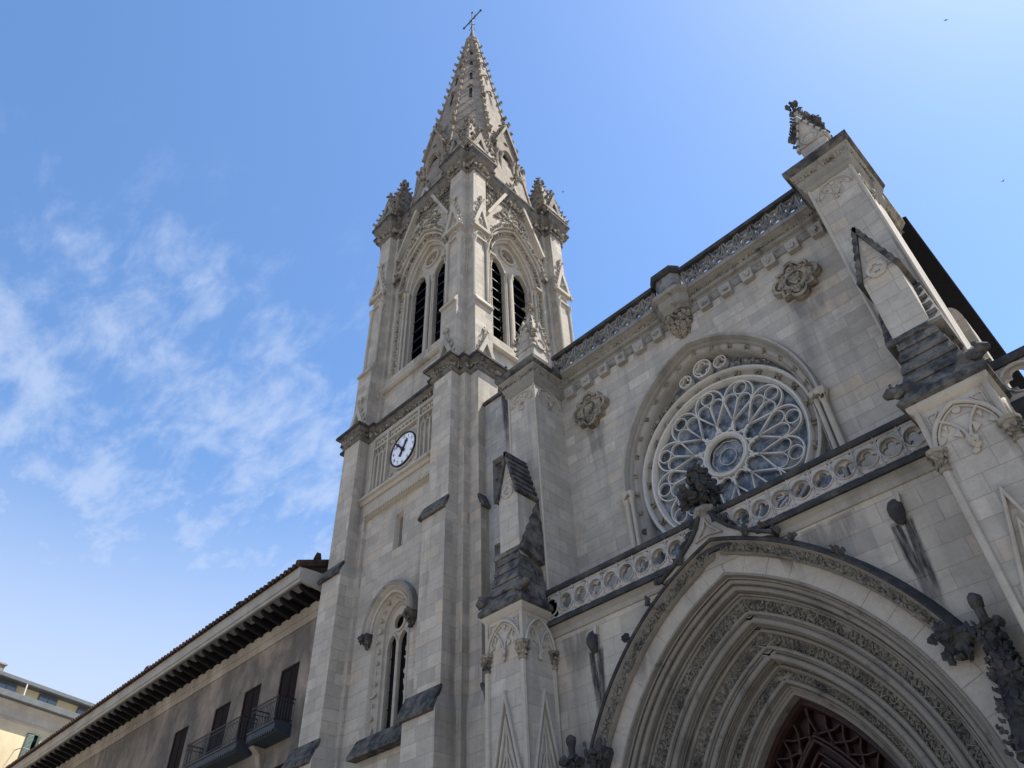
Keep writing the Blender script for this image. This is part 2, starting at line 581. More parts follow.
    def lump(s, u, d, z, r, rng, sq=(1, 1, 1), jit=0.34, low=True):
        V, F = ico1() if low else ico()
        c = s.P(u, d, z)
        R = Euler((rng.uniform(0, 6), rng.uniform(0, 6), rng.uniform(0, 6))).to_matrix()
        vs = []
        for v in V:
            k = 1 + rng.uniform(-jit, jit)
            v = v * k
            w = R @ (Vector((v.x * 1.35, v.y * .95, v.z * .5)) if low else v)
            if s.fr:
                w = s.fr.ux * (w.x * sq[0]) + s.fr.dn * (w.y * sq[1]) + Vector((0, 0, w.z * sq[2]))
            else:
                w = Vector((w.x * sq[0], w.y * sq[1], w.z * sq[2]))
            vs.append(c + w * r)
        s.add(vs, F)

    def build(s, name, mat, parent=None, smooth=False, bevel=0.0):
        me = bpy.data.meshes.new(name)
        me.from_pydata([tuple(v) for v in s.v], [], s.f)
        me.validate()
        b = bmesh.new()
        b.from_mesh(me)
        bmesh.ops.recalc_face_normals(b, faces=b.faces)
        b.to_mesh(me)
        b.free()
        if smooth:
            for p in me.polygons:
                p.use_smooth = True
        me.materials.append(MAT[mat] if isinstance(mat, str) else mat)
        o = bpy.data.objects.new(name, me)
        col.objects.link(o)
        if parent is not None:
            o.parent = parent
            if parent.type == 'EMPTY':
                o.matrix_parent_inverse = Matrix.Translation(parent.location).inverted()
        if smooth:
            try:
                md = o.modifiers.new('edges', 'EDGE_SPLIT')
                md.split_angle = math.radians(38)
            except Exception:
                pass
        if bevel:
            md = o.modifiers.new('bevel', 'BEVEL')
            md.width = bevel
            md.segments = 1
            md.limit_method = 'ANGLE'
            md.angle_limit = math.radians(50)
        return o


def thing(name, loc, label, cat, group=None):
    o = bpy.data.objects.new(name, None)
    o.location = loc
    o.empty_display_size = 0.5
    col.objects.link(o)
    o['label'] = label
    o['category'] = cat
    if group:
        o['group'] = group
    return o


def pointed(h, off, z0, n=14, a0=0.0):
    """pointed arch from left springing over the apex to the right springing: list of (u,z), half width h"""
    R = h + off
    am = math.acos(off / R)
    L = [(off - R * math.cos(a0 + (am - a0) * i / n), z0 + R * math.sin(a0 + (am - a0) * i / n)) for i in range(n + 1)]
    return L + [(-u, z) for u, z in L[-2::-1]]


def circ(u, z, r, n=24, a0=0.0):
    return [(u + r * math.cos(a0 + 2 * math.pi * k / n), z + r * math.sin(a0 + 2 * math.pi * k / n)) for k in range(n)]


def foil(u, z, r, k=4, a0=math.pi / 4, n=7):
    """outline of a k-foil opening of overall radius r"""
    half = math.pi / k
    c = r * 0.55
    rl = max(r - c, c * math.sin(half) * 1.06)
    x = c * math.cos(half) + math.sqrt(max(0.0, rl * rl - (c * math.sin(half)) ** 2))
    lim = math.atan2(x * math.sin(half), x * math.cos(half) - c)
    pts = []
    for i in range(k):
        a = a0 + 2 * math.pi * i / k
        for j in range(n - 1 if False else n):
            b = a - lim * .995 + 2 * lim * .995 * j / (n - 1)
            pts.append((u + c * math.cos(a) + rl * math.cos(b), z + c * math.sin(a) + rl * math.sin(b)))
    return pts


def leafy(mb, path, r, rng, n=2, spread=0.5, sq=(1, 0.8, 1), dd=0.0):
    """carved foliage along frame points"""
    for (u, d, z) in path:
        for _ in range(n):
            mb.lump(u + rng.uniform(-spread, spread) * r, d + dd + rng.uniform(-0.2, 0.3) * r, z + rng.uniform(-spread, spread) * r,
                    r * rng.uniform(0.45, 0.85), rng, sq)


def finial(mb, u, d, z, s, rng):
    """leafy cross finial growing from (u,d,z), about 4*s tall"""
    mb.lathe(u, d, [(s * 0.28, z - s * 0.2), (s * 0.30, z + s * 0.9), (s * 0.55, z + s * 1.05), (s * 0.30, z + s * 1.25), (s * 0.22, z + s * 2.2), (s * 0.3, z + s * 3.0), (0.02 * s, z + s * 3.9)], 7)
    for k in range(4):
        a = k * math.pi / 2 + 0.78
        for q, zz_ in ((0.75, 1.9), (0.95, 2.15)):
            mb.lump(u + math.cos(a) * s * q, d + math.sin(a) * s * q, z + s * zz_, s * 0.42, rng)
    for k in range(4):
        a = k * math.pi / 2
        mb.lump(u + math.cos(a) * s * 0.45, d + math.sin(a) * s * 0.45, z + s * 3.0, s * 0.33, rng)
    mb.lump(u, d, z + s * 3.7, s * 0.34, rng)


def crocket(mb, p, out, s, rng):
    """hooked leaf at frame point p leaning along out (u,d,z)"""
    o = Vector(out).normalized()
    q = Vector(p)
    a = q + o * s * 0.45 + Vector((0, 0, s * 0.10))
    b = q + o * s * 0.80 + Vector((0, 0, s * 0.42))
    mb.tube([tuple(q - o * s * 0.3), tuple(a), tuple(b)], [s * 0.50, s * 0.40, s * 0.25], 6)
    mb.lump(b.x, b.y, b.z, s * 0.44, rng)
    mb.lump(a.x, a.y, a.z - s * .12, s * 0.36, rng)


def gablet(mb, u0, d, z0, hw, h, th, rng, cr=4, cs=0.13, fin=0.16, rosette=True):
    """crocketed triangular gable standing on a wall face, finial on top"""
    ap = (u0, z0 + h)
    mb.plate([(u0 - hw, z0), (u0 + hw, z0), ap], [[(u0 - hw * 0.58, z0 + h * 0.09), (u0 + hw * 0.58, z0 + h * 0.09), (u0, z0 + h * 0.68)]], d - th, d)
    mb.plate([(u0 - hw * 0.6, z0 + h * 0.08), (u0 + hw * 0.6, z0 + h * 0.08), (u0, z0 + h * 0.7)], [], d - th, d - th * 0.55)
    if rosette:
        leafy(mb, [(u0 + rng.uniform(-.25, .25) * hw, d - th * 0.5, z0 + h * rng.uniform(0.12, 0.42)) for _ in range(5)], hw * 0.22, rng, 2)
    for sg in (-1, 1):
        for i in range(cr):
            t = (i + 0.6) / (cr + 0.5)
            crocket(mb, (u0 + sg * hw * (1 - t), d - th * 0.4, z0 + h * t), (sg, 0.15, 0.25), cs, rng)
    finial(mb, u0, d - th * 0.5, z0 + h - fin * 0.3, fin, rng)


def poly_off(poly, o):
    """mitred offset of a closed polygon (counter-clockwise), outward positive"""
    n = len(poly)
    res = []
    for i in range(n):
        a, p, b = Vector(poly[i - 1]), Vector(poly[i]), Vector(poly[(i + 1) % n])
        d1, d2 = (p - a).normalized(), (b - p).normalized()
        n1, n2 = Vector((d1.y, -d1.x)), Vector((d2.y, -d2.x))
        m = n1 + n2
        if m.length < 1e-6:
            m = n1
        m.normalize()
        m = m / max(0.4, m.dot(n1))
        res.append((p.x + m.x * o, p.y + m.y * o))
    return res


def dnoise(rng, a):
    return rng.uniform(-a, a)


# ------------------------------------------------------------------ the setting
g = MB()
g.box(-900, 900, -900, 900, -0.5, 0.0)
gr = g.build('plaza_ground', 'paving')
gr['kind'] = 'structure'

# ------------------------------------------------------------------ the cathedral
AX = -7.05
CATH = thing('cathedral', (AX, 14.0, 0), 'pale grey gothic stone cathedral with clock tower, crocketed spire, rose window and deep pointed portal', 'cathedral')
FR = Frame((AX, 0, 0), (1, 0, 0), (0, -1, 0))         # street front: d = -y
CX, CY = -19.64, 18.06
TF = Frame((CX, CY, 0), (1, 0, 0), (0, -1, 0))
TE = Frame((CX, CY, 0), (0, 1, 0), (1, 0, 0))
TN = Frame((CX, CY, 0), (-1, 0, 0), (0, 1, 0))
TW = Frame((CX, CY, 0), (0, -1, 0), (-1, 0, 0))
FACES = (TF, TE, TN, TW)


def part(mb, name, mat, parent=CATH, **kw):
    return mb.build(name, mat, parent, **kw)


# ---- tower shaft
def plan(wu, w, wi, wo, db, pier, pu):
    q = [(wu, w), (wu, pier), (wi, pier), (wi, db), (wo, db), (wo, pu), (pu, pu), (pu, wo), (db, wo), (db, wi), (pier, wi), (pier, wu), (w, wu)]
    # (a,b): a along +x, b towards the street
    q = [(a, -b) for a, b in q]
    out = []
    for k in range(4):
        out += q
        q = [(-y, x) for x, y in q]
    return out


P1 = plan(2.1, 3.56, 2.42, 3.47, 4.20, 3.71, 3.76)
P2 = plan(2.1, 3.56, 2.32, 3.50, 4.32, 3.71, 3.78)
P3 = plan(2.1, 3.56, 2.20, 3.60, 4.56, 3.71, 3.80)
B1 = plan(2.28, 3.28, 2.46, 3.46, 4.02, 3.44, 3.50)
B2 = plan(2.28, 3.28, 2.52, 3.38, 3.82, 3.44, 3.46)


def ring(poly, z):
    return [Vector((CX + x, CY + y, z)) for x, y in poly]


def walls(mb, loops, skip_front=False):
    n = len(loops[0])
    vs = [p for L in loops for p in L]
    fs = []
    for k in range(len(loops) - 1):
        for i in range(n):
            j = (i + 1) % n
            if skip_front and (i in skip_front):
                continue
            fs.append([k * n + i, k * n + j, (k + 1) * n + j, (k + 1) * n + i])
    mb.add(vs, fs)


# edge index of the middle of each face: after 13 points of a quadrant comes the face centre edge
mid_E, mid_N, mid_W, mid_F = 12, 25, 38, 51
mb = MB()
walls(mb, [ring(P3, 0), ring(P3, 9.1)], [mid_F])
walls(mb, [ring(P3, 9.1), ring(P2, 9.7)], [mid_F])
walls(mb, [ring(P2, 9.7), ring(P2, 15.75)], [mid_F])
walls(mb, [ring(P2, 15.75), ring(P1, 16.1)], [mid_F])
walls(mb, [ring(P1, 16.1), ring(P1, 22.1)], [mid_F])
walls(mb, [ring(B1, 22.1), ring(B1, 26.4)], [mid_F, mid_E])
walls(mb, [ring(B1, 26.4), ring(B2, 26.9)], [mid_F, mid_E])
walls(mb, [ring(B2, 26.9), ring(B2, 37.0)], [mid_F, mid_E])
# street face with the lower window and the slit
mb.fr = TF
WZ = 13.1
wout = [(-1.0, 9.6)] + pointed(1.0, 0.18, WZ) + [(1.0, 9.6)]
slit = [(-0.30, 15.95), (0.30, 15.95), (0.30, 17.5), (-0.30, 17.5)]
mb.plate([(-2.1, 0), (2.1, 0), (2.1, 18.1), (-2.1, 18.1)], [wout, slit], 3.05, 3.56, False)
# clock storey stands flush with the corner piers
cpan = [(-1.95, 19.35), (1.95, 19.35), (1.95, 21.95), (-1.95, 21.95)]
mb.plate([(-2.1, 18.1), (2.1, 18.1), (2.1, 22.1), (-2.1, 22.1)], [cpan], 3.55, 3.70, False)
mb.box(-1.98, 1.98, 3.3, 3.56, 19.3, 22.0)
for fr in (TF, TE):
    mb.fr = fr
    bout = [(-2.0, 25.9)] + pointed(2.0, 1.89, 31.7) + [(2.0, 25.9)]
    mb.plate([(-2.28, 22.1), (2.28, 22.1), (2.28, 37.0), (-2.28, 37.0)], [bout], 2.7, 3.28, False)
part(mb, 'bell_tower', 'tower')
mb = MB()
mb.fr = TF
mb.box(-2.9, 2.9, -2.9, 2.9, 0, 22)
mb.box(-2.2, 2.2, -2.2, 2.2, 22, 37.5)
part(mb, 'tower_core', 'dark')

# weatherings (dark sloped copings) on the tower buttresses
for fr in (TF, TE):
    for sg in (-1, 1):
        for (zl, zu, lo_, ri_, dl, du, cut) in ((9.05, 9.80, .30, .03, 4.68, 4.31, 'sooty'), (15.66, 16.20, .20, .012, 4.44, 4.20, 'sooty'), (26.3, 26.92, .06, .06, 4.14, 3.83, 'trim')):
            w0, w1 = ((2.31, 3.51) if zl < 12 else (2.41, 3.485)) if zl < 20 else (2.51, 3.39)
            q0, q1 = sorted((sg * w0, sg * w1))
            if fr is TE:
                lo_ = ri_ = .012 if zl < 20 else .06
            mb = MB(fr)
            mb.prism([(dl - .14, zl - .01), (dl - .02, zl), (dl, zl + .02), (dl, zl + .09), (du + .03, zu + .02), (du - .04, zu + .02), (du - .04, zu - .07), (dl - .14, zl + .03)], q0 - lo_, q1 + ri_)
            part(mb, 'weathering', cut)

# lower tower window
rng = random.Random(3)
mb = MB(TF)
jamb = [(-1.0, 9.6)] + pointed(1.0, 0.18, WZ) + [(1.0, 9.6)]
mb.sweep(jamb, [(0.0, 3.0), (0.0, 3.575), (-.06, 3.60), (-.10, 3.55), (-.13, 3.45), (-.17, 3.45), (-.22, 3.38), (-.30, 3.32), (-.31, 3.24), (-.36, 3.26), (-.40, 3.20), (-.42, 3.0)])
for i in range(10):
    for sg in (-1, 1):
        leafy(mb, [(sg * 0.82, 3.43, 9.85 + i * 0.36)], 0.12, rng, 3, 0.45)
for p in pointed(0.82, 0.18, WZ, 4)[1:-1]:
    leafy(mb, [(p[0], 3.43, p[1])], 0.12, rng, 3, 0.45)
win = part(mb, 'tower_window', 'trim', smooth=True)
mb = MB(TF)
inn = [(-.60, 9.6)] + pointed(0.60, 0.16, WZ) + [(0.60, 9.6)]
lanc = lambda c: [(c - .255, 9.7)] + [(c + u, z) for u, z in pointed(0.255, 0.2, 12.45, 6)] + [(c + .255, 9.7)]
mb.plate(inn, [lanc(-.30), lanc(.30), circ(0, 13.24, 0.27, 18)], 3.10, 3.20)
mb.tube([(0, 3.2, 9.6), (0, 3.2, 12.6)], 0.055)
mb.sweep(circ(0, 13.24, 0.29, 18), [(-.05, 3.15), (-.05, 3.25), (.04, 3.25), (.04, 3.15)], True)
for c in (-.30, .30):
    mb.bar([(c - .27, 9.7)] + [(c + u, z) for u, z in pointed(.27, .21, 12.45, 6)] + [(c + .27, 9.7)], .07, 3.15, 3.27)
part(mb, 'tracery', 'trim', win)
mb = MB(TF)
mb.box(-.7, .7, 2.9, 3.02, 9.5, 14.0)
for i in range(6):
    mb.box(-.62, .62, 3.02, 3.045, 9.95 + i * .55, 9.98 + i * .55)
part(mb, 'window_glass', 'dark', win)
mb = MB(TF)
hood = pointed(1.19, 0.18, WZ - .1)
mb.sweep(hood, [(-.19, 3.5), (-.19, 3.64), (-.13, 3.68), (-.10, 3.62), (-.06, 3.62), (-.02, 3.74), (.03, 3.80), (.03, 3.5)])
part(mb, 'hood_mould', 'trim', win, smooth=True)
mb = MB(TF)
mb.sweep(hood, [(.02, 3.5), (.02, 3.80), (.12, 3.84), (.20, 3.78), (.24, 3.5)])
part(mb, 'hood_top', 'trimd', win, smooth=True)
for sg in (-1, 1):
    mb = MB(TF)
    c = sg * 1.19
    mb.loft([[mb.P(c + u, d, z) for u, d in q] for z, q in ((WZ - .1, [(-.22, 3.5), (.22, 3.5), (.22, 3.86), (-.22, 3.86)]), (WZ - .17, [(-.24, 3.5), (.24, 3.5), (.24, 3.9), (-.24, 3.9)]), (WZ - .5, [(-.07, 3.5), (.07, 3.5), (.07, 3.62), (-.07, 3.62)]))], True, True, True)
    leafy(mb, [(c + dnoise(rng, .10) * (1 - .3 * i), 3.90 - .09 * i, WZ - .18 - .09 * i) for i in range(4)], 0.12, rng, 5, .8)
    part(mb, 'hood_corbel', 'sooty', win)
mb = MB(TF)
mb.prism([(3.5, 9.62), (3.60, 9.62), (3.92, 9.08), (3.92, 8.98), (3.5, 8.98)], -1.28, 1.28)
part(mb, 'window_sill', 'sooty', win)
# slit window
mb = MB(TF)
mb.sweep([(-0.30, 15.95), (-0.30, 17.5), (0.30, 17.5), (0.30, 15.95)], [(0.0, 3.2), (0.0, 3.572), (-.05, 3.58), (-.13, 3.40), (-.13, 3.2)])
sl = part(mb, 'slit_window', 'trim')
mb = MB(TF)
mb.box(-.2, .2, 3.04, 3.12, 15.9, 17.6)
part(mb, 'window_glass', 'dark', sl)

# ledges
mb = MB(TF)
mb.prism([(3.6, 19.30), (3.72, 19.30), (3.94, 19.02), (3.94, 18.92), (3.84, 18.88), (3.78, 18.76), (3.6, 18.72)], -2.41, 2.41)
part(mb, 'ledge', 'trim')
mb = MB(TF)
mb.prism([(3.5, 18.30), (3.80, 18.28), (3.80, 18.20), (3.70, 18.08), (3.5, 18.02)], -2.1, 2.1)
for i in range(30):
    mb.box(-2.05 + i * .14, -1.97 + i * .14, 3.68, 3.785, 18.10, 18.21)
part(mb, 'dentil_ledge', 'trim')

# clock storey: blind panels
mb = MB(TF)
for u in (-1.97, -1.02, 0.98, 1.97):
    mb.box(u - .05, u + .05, 3.52, 3.745, 19.32, 21.97)
for z in (21.42, 21.90):
    mb.box(-1.9, 1.9, 3.54, 3.735, z - .035, z + .035)
us = [-1.78 + .26 * i for i in range(3)] + [-.82 + .235 * i for i in range(8)] + [1.2 + .26 * i for i in range(3)]
for u in us:
    mb.plate([(u - .11, 21.46), (u + .11, 21.46), (u + .11, 21.86), (u - .11, 21.86)], [foil(u, 21.66, .085, 4, 0)], 3.56, 3.66)
for a, b in ((-1.90, -1.09), (1.05, 1.90)):
    w = (b - a) / 3
    for i in range(3):
        c = a + w * (i + .5)
        mb.bar([(c - w * .46, 19.4), (c - w * .46, 20.95)] + [(c + x, y) for x, y in pointed(w * .46, w * .3, 20.95, 5)][1:-1] + [(c + w * .46, 20.95), (c + w * .46, 19.4)], .06, 3.55, 3.68)
        mb.bar([(c - w * .4, 21.0), (c, 21.38), (c + w * .4, 21.0)], .05, 3.55, 3.66)
for sg in (-1, 1):
    for zz_ in (19.5, 21.3):
        leafy(mb, [(sg * .82, 3.6, zz_)], .12, rng, 4, .9)
part(mb, 'blind_panel', 'trim')
# clock
mb = MB(TF)
CZ = 20.40
mb.plate(circ(0, CZ, .80, 48), [circ(0, CZ, .735, 48)], 3.5, 3.70)
clk = part(mb, 'clock', 'black')
mb = MB(TF)
mb.plate(circ(0, CZ, .88, 48), [circ(0, CZ, .80, 48)], 3.5, 3.64)
part(mb, 'clock_surround', 'trim', clk)
mb = MB(TF)
mb.plate(circ(0, CZ, .74, 48), [], 3.5, 3.66)
part(mb, 'dial', 'dial', clk)


def hand(name, ang, L, tail, w):
    m = MB(TF)
    c, s_ = math.sin(ang), math.cos(ang)
    def q(a, b):
        return (a * c + b * s_, CZ + a * s_ - b * c)
    m.plate([q(-tail, -w * .9), q(-tail, w * .9), q(0, w * .45), q(L * .6, w * .65), q(L * .72, w * 1.1), q(L, 0), q(L * .72, -w * 1.1), q(L * .6, -w * .65), q(0, -w * .45)], [], 3.675, 3.70 if name == 'hour_hand' else 3.72)
    return part(m, name, 'black', clk)


hand('minute_hand', math.radians(-43), .66, .16, .065)
hand('hour_hand', math.radians(30), .50, .34, .085)
mb = MB(TF)
mb.plate(circ(0, CZ, .085, 16), [], 3.66, 3.74)
part(mb, 'hand_boss', 'black', clk)
for k in range(1, 13):
    cu = bpy.data.curves.new('numeral', 'FONT')
    cu.body = str(k)
    cu.size = .20
    cu.align_x = 'CENTER'
    cu.align_y = 'CENTER'
    cu.extrude = .004
    to = bpy.data.objects.new('numeral_text', cu)
    col.objects.link(to)
    bpy.context.view_layer.update()
    me = bpy.data.meshes.new_from_object(to.evaluated_get(bpy.context.evaluated_depsgraph_get()))
    bpy.data.objects.remove(to)
    a = math.radians(30 * k)
    for v in me.vertices:
        v.co = TF(math.sin(a) * .60 + v.co.x, 3.665 + v.co.z, CZ + math.cos(a) * .60 + v.co.y)
    me.materials.clear()
    me.materials.append(MAT['black'])
    no = bpy.data.objects.new('numeral', me)
    col.objects.link(no)
    no.parent = clk

# ---- cornices of the tower


def ring_mould(name, poly, prof, mat, deco=None, top=None):
    m = MB()
    m.loft([ring(poly_off(poly, o), z) for o, z in prof], True, True, True)
    o = part(m, name, mat)
    if deco:
        zc, off, r, stepl = deco
        m = MB()
        rg = random.Random(int(zc * 10))
        pp = poly_off(poly, off)
        n = len(pp)
        for i in range(n):
            a, b = Vector(pp[i]), Vector(pp[(i + 1) % n])
            mid_ = (a + b) / 2
            # carving on the faces that look to the street and to the east
            if mid_.y > 2.5 and mid_.x < 2.5:
                continue
            if mid_.x < -4.4:
                continue
            L = (b - a).length
            k = max(1, int(L / stepl))
            for j in range(k):
                t = (j + .5) / k
                p = a.lerp(b, t)
                for q in range(2):
                    m.lump(CX + p.x + rg.uniform(-.04, .04), CY + p.y + rg.uniform(-.04, .04), zc + rg.uniform(-.5, .5) * r, r * rg.uniform(.5, .85), rg)
        part(m, 'frieze', 'carve', o)
    return o


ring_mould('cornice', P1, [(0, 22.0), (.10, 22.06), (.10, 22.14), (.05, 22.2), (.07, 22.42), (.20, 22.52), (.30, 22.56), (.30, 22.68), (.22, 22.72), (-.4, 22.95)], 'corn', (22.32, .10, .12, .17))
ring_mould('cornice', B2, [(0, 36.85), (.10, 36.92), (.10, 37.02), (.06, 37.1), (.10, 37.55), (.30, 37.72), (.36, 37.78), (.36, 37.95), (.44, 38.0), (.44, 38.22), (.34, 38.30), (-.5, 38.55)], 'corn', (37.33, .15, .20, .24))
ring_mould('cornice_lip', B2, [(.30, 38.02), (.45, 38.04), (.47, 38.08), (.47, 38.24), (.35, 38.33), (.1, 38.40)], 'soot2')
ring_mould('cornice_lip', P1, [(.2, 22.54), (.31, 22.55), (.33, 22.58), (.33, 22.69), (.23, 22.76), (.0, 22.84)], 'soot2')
m = MB()
m.loft([ring(poly_off(B2, .0), 37.0), ring(poly_off(B2, .0), 38.4)], True, False, True)
part(m, 'tower_top', 'tower')

# gablets standing on the middle cornice, one per buttress
for fr in (TF, TE):
    for sg in (-1, 1):
        rg = random.Random(11 + sg)
        mb = MB(fr)
        gablet(mb, sg * 2.95, 4.20, 22.74, .62, 1.55, .32, rg, 4, .12, .17)
        part(mb, 'gablet', 'trim')
        mb = MB(fr)
        for q in (-1, 1):
            mb.lump(sg * 2.95 + q * .68, 4.38, 22.66, .14, rg)
        part(mb, 'knob', 'sooty')

# belfry openings
for fi, fr in enumerate((TF, TE)):
    rg = random.Random(20 + fi)
    mb = MB(fr)
    path = [(-2.0, 25.9)] + pointed(2.0, 1.89, 31.7) + [(2.0, 25.9)]
    mb.sweep(path, [(0.02, 2.7), (0.02, 3.32), (-.05, 3.38), (-.12, 3.34), (-.14, 3.22), (-.30, 3.20), (-.32, 3.10), (-.38, 3.14), (-.44, 3.08), (-.45, 2.96), (-.52, 2.92), (-.53, 2.7)])
    bel = part(mb, 'belfry_opening', 'trim', smooth=True)
    mb = MB(fr)
    for i in range(28):
        for sg in (-1, 1):
            mb.lump(sg * 1.78 + dnoise(rg, .03), 3.26, 26.1 + i * .20, .075, rg)
    for p in pointed(1.78, 1.89, 31.7, 17)[1:-1]:
        for q in range(2):
            mb.lump(p[0] + dnoise(rg, .04), 3.26, p[1] + dnoise(rg, .04), .085, rg)
    part(mb, 'carved_frieze', 'carve', bel)
    # capitals at the springing
    for sg in (-1, 1):
        mb = MB(fr)
        mb.box(sg * 2.08, sg * 1.45, 2.75, 3.40, 31.62, 31.72)
        for u, d in ((1.95, 3.36), (1.6, 3.12), (1.48, 3.0)):
            mb.lathe(sg * u, d, [(.07, 31.25), (.08, 31.4), (.14, 31.62)], 8)
            mb.tube([(sg * u, d, 26.0), (sg * u, d, 31.3)], .065)
        part(mb, 'jamb_shaft', 'trim', bel)
    # tracery
    mb = MB(fr)
    inner = [(-1.50, 26.0)] + pointed(1.50, 1.89, 31.7) + [(1.50, 26.0)]
    def lan(c):
        return [(c - .56, 26.1)] + [(c + u, z) for u, z in pointed(.56, .40, 31.75, 8)] + [(c + .56, 26.1)]
    oc = (0, 33.45)
    mb.plate(inner, [lan(-.86), lan(.86), circ(oc[0], oc[1], .48, 24)], 2.55, 2.72)
    for c in (-.86, .86):
        pth = [(c - .59, 26.1)] + [(c + u, z) for u, z in pointed(.59, .42, 31.75, 8)] + [(c + .59, 26.1)]
        mb.bar(pth, .10, 2.68, 2.82)
    mb.bar(circ(oc[0], oc[1], .52, 24), .13, 2.68, 2.84, True)
    mb.plate(circ(oc[0], oc[1], .47, 24), [foil(oc[0], oc[1], .40, 4, 0)], 2.5, 2.62)
    leafy(mb, [(oc[0], 2.60, oc[1])], .13, rg, 4, .6)
    leafy(mb, [(sg * .9, 2.75, 33.2) for sg in (-1, 1)], .12, rg, 3, .6)
    for du, dd, r in ((0, 2.88, .11), (-.19, 2.80, .07), (.19, 2.80, .07)):
        mb.tube([(du, dd, 26.1), (du, dd, 31.5)], r, 8)
        mb.lathe(du, dd, [(r, 31.35), (r * 1.1, 31.5), (r * 1.8, 31.72), (r * 1.9, 31.8), (r, 31.86)], 8)
    part(mb, 'tracery', 'trim', bel, smooth=True)
    # louvres
    for c in (-.86, .86):
        for i in range(10):
            z = 26.15 + i * .70
            mb = MB(fr)
            mb.loft([[mb.P(u, d, zz_) for d, zz_ in ((2.20, z + .56), (2.57, z), (2.60, z + .012), (2.60, z + .04), (2.20, z + .60))] for u in (c - .60, c + .60)], True, True, True)
            part(mb, 'louver', 'louver', bel)
    # sill
    mb = MB(fr)
    mb.prism([(2.2, 26.2), (2.75, 26.15), (3.46, 25.28), (3.50, 25.22), (3.50, 25.10), (3.40, 25.02), (3.2, 24.98), (2.2, 24.98)], -2.38, 2.38)
    part(mb, 'belfry_sill', 'trim', bel)
    # hood with crockets and stops
    mb = MB(fr)
    hp = pointed(2.16, 1.89, 31.7, 16, .32)
    mb.sweep(hp, [(-.12, 3.2), (-.12, 3.46), (-.02, 3.52), (.16, 3.56), (.22, 3.5), (.24, 3.2)])
    part(mb, 'hood_mould', 'trim', bel, smooth=True)
    mb = MB(fr)
    for p in pointed(2.20, 1.89, 31.7, 18, .34):
        for q in range(2):
            mb.lump(p[0] + dnoise(rg, .05), 3.52, p[1] + dnoise(rg, .05), .095, rg)
    for sg in (-1, 1):
        leafy(mb, [(hp[0][0] * (-sg), 3.5, hp[0][1] - .12)], .24, rg, 7, .7)
    part(mb, 'hood_carving', 'carve', bel)
    # tall gable over the arch
    mb = MB(fr)
    mb.plate([(-2.16, 34.6), (0, 39.5), (2.16, 34.6), (2.03, 34.5), (0, 39.0), (-2.03, 34.5)], [], 3.2, 3.60)
    part(mb, 'gable', 'trim', bel)
    mb = MB(fr)
    for i in range(170):
        t = rg.random()
        z = 35.2 + 2.9 * (1 - math.sqrt(rg.random()))
        hw = max(0.05, (38.5 - z) / 4.1 * 2.0 - .22)
        u = rg.uniform(-hw, hw)
        if z < 31.7 + math.sqrt(max(0, (4.35) ** 2 - (abs(u) + 1.89) ** 2)) - .02:
            continue
        mb.lump(u, 3.32, z, rg.uniform(.06, .12), rg, (1, .7, 1))
    for sg in (-1, 1):
        for i in range(10):
            t = (i + .5) / 10
            m2 = MB(fr)
            crocket(m2, (sg * 2.12 * (1 - t), 3.45, 34.7 + 4.75 * t), (sg, .3, .3), .17, rg)
            part(m2, 'gable_crocket', 'carve', bel)
    for i in range(150):
        z = rg.uniform(34.7, 36.8)
        u0_ = 2.16 * (39.5 - z) / 4.9 + .12
        if u0_ < 2.3:
            u = rg.uniform(u0_, 2.3) * rg.choice((-1, 1))
            mb.lump(u, 3.32, z, rg.uniform(.06, .11), rg, (1, .6, 1))
    finial(mb, 0, 3.75, 39.2, .26, rg)
    part(mb, 'gable_carving', 'carve', bel)

# belfry buttress shafts and gablets
for fi, fr in enumerate((TF, TE)):
    for sg in (-1, 1):
        rg = random.Random(40 + fi * 2 + sg)
        for u in (2.55, 3.35):
            mb = MB(fr)
            mb.tube([(sg * u, 3.84, 26.9), (sg * u, 3.84, 30.8)], .085, 8)
            mb.lathe(sg * u, 3.84, [(.085, 30.6), (.095, 30.75), (.15, 30.98), (.17, 31.02), (.17, 31.12), (.1, 31.14)], 8)
            part(mb, 'colonnette', 'trim', smooth=True)
        mb = MB(fr)
        mb.box(sg * 2.46, sg * 3.44, 3.7, 3.93, 31.12, 31.24)
        arc = [(sg * 2.95 + u, z) for u, z in pointed(.34, .2, 31.25, 6)]
        mb.bar(arc, .09, 3.8, 3.90)
        gablet(mb, sg * 2.95, 4.00, 31.9, .60, 2.2, .22, rg, 5, .13, .19)
        leafy(mb, [(sg * 2.95 + q * .6, 3.95, 31.9) for q in (-1, 1)], .16, rg, 4)
        part(mb, 'gablet', 'trim')

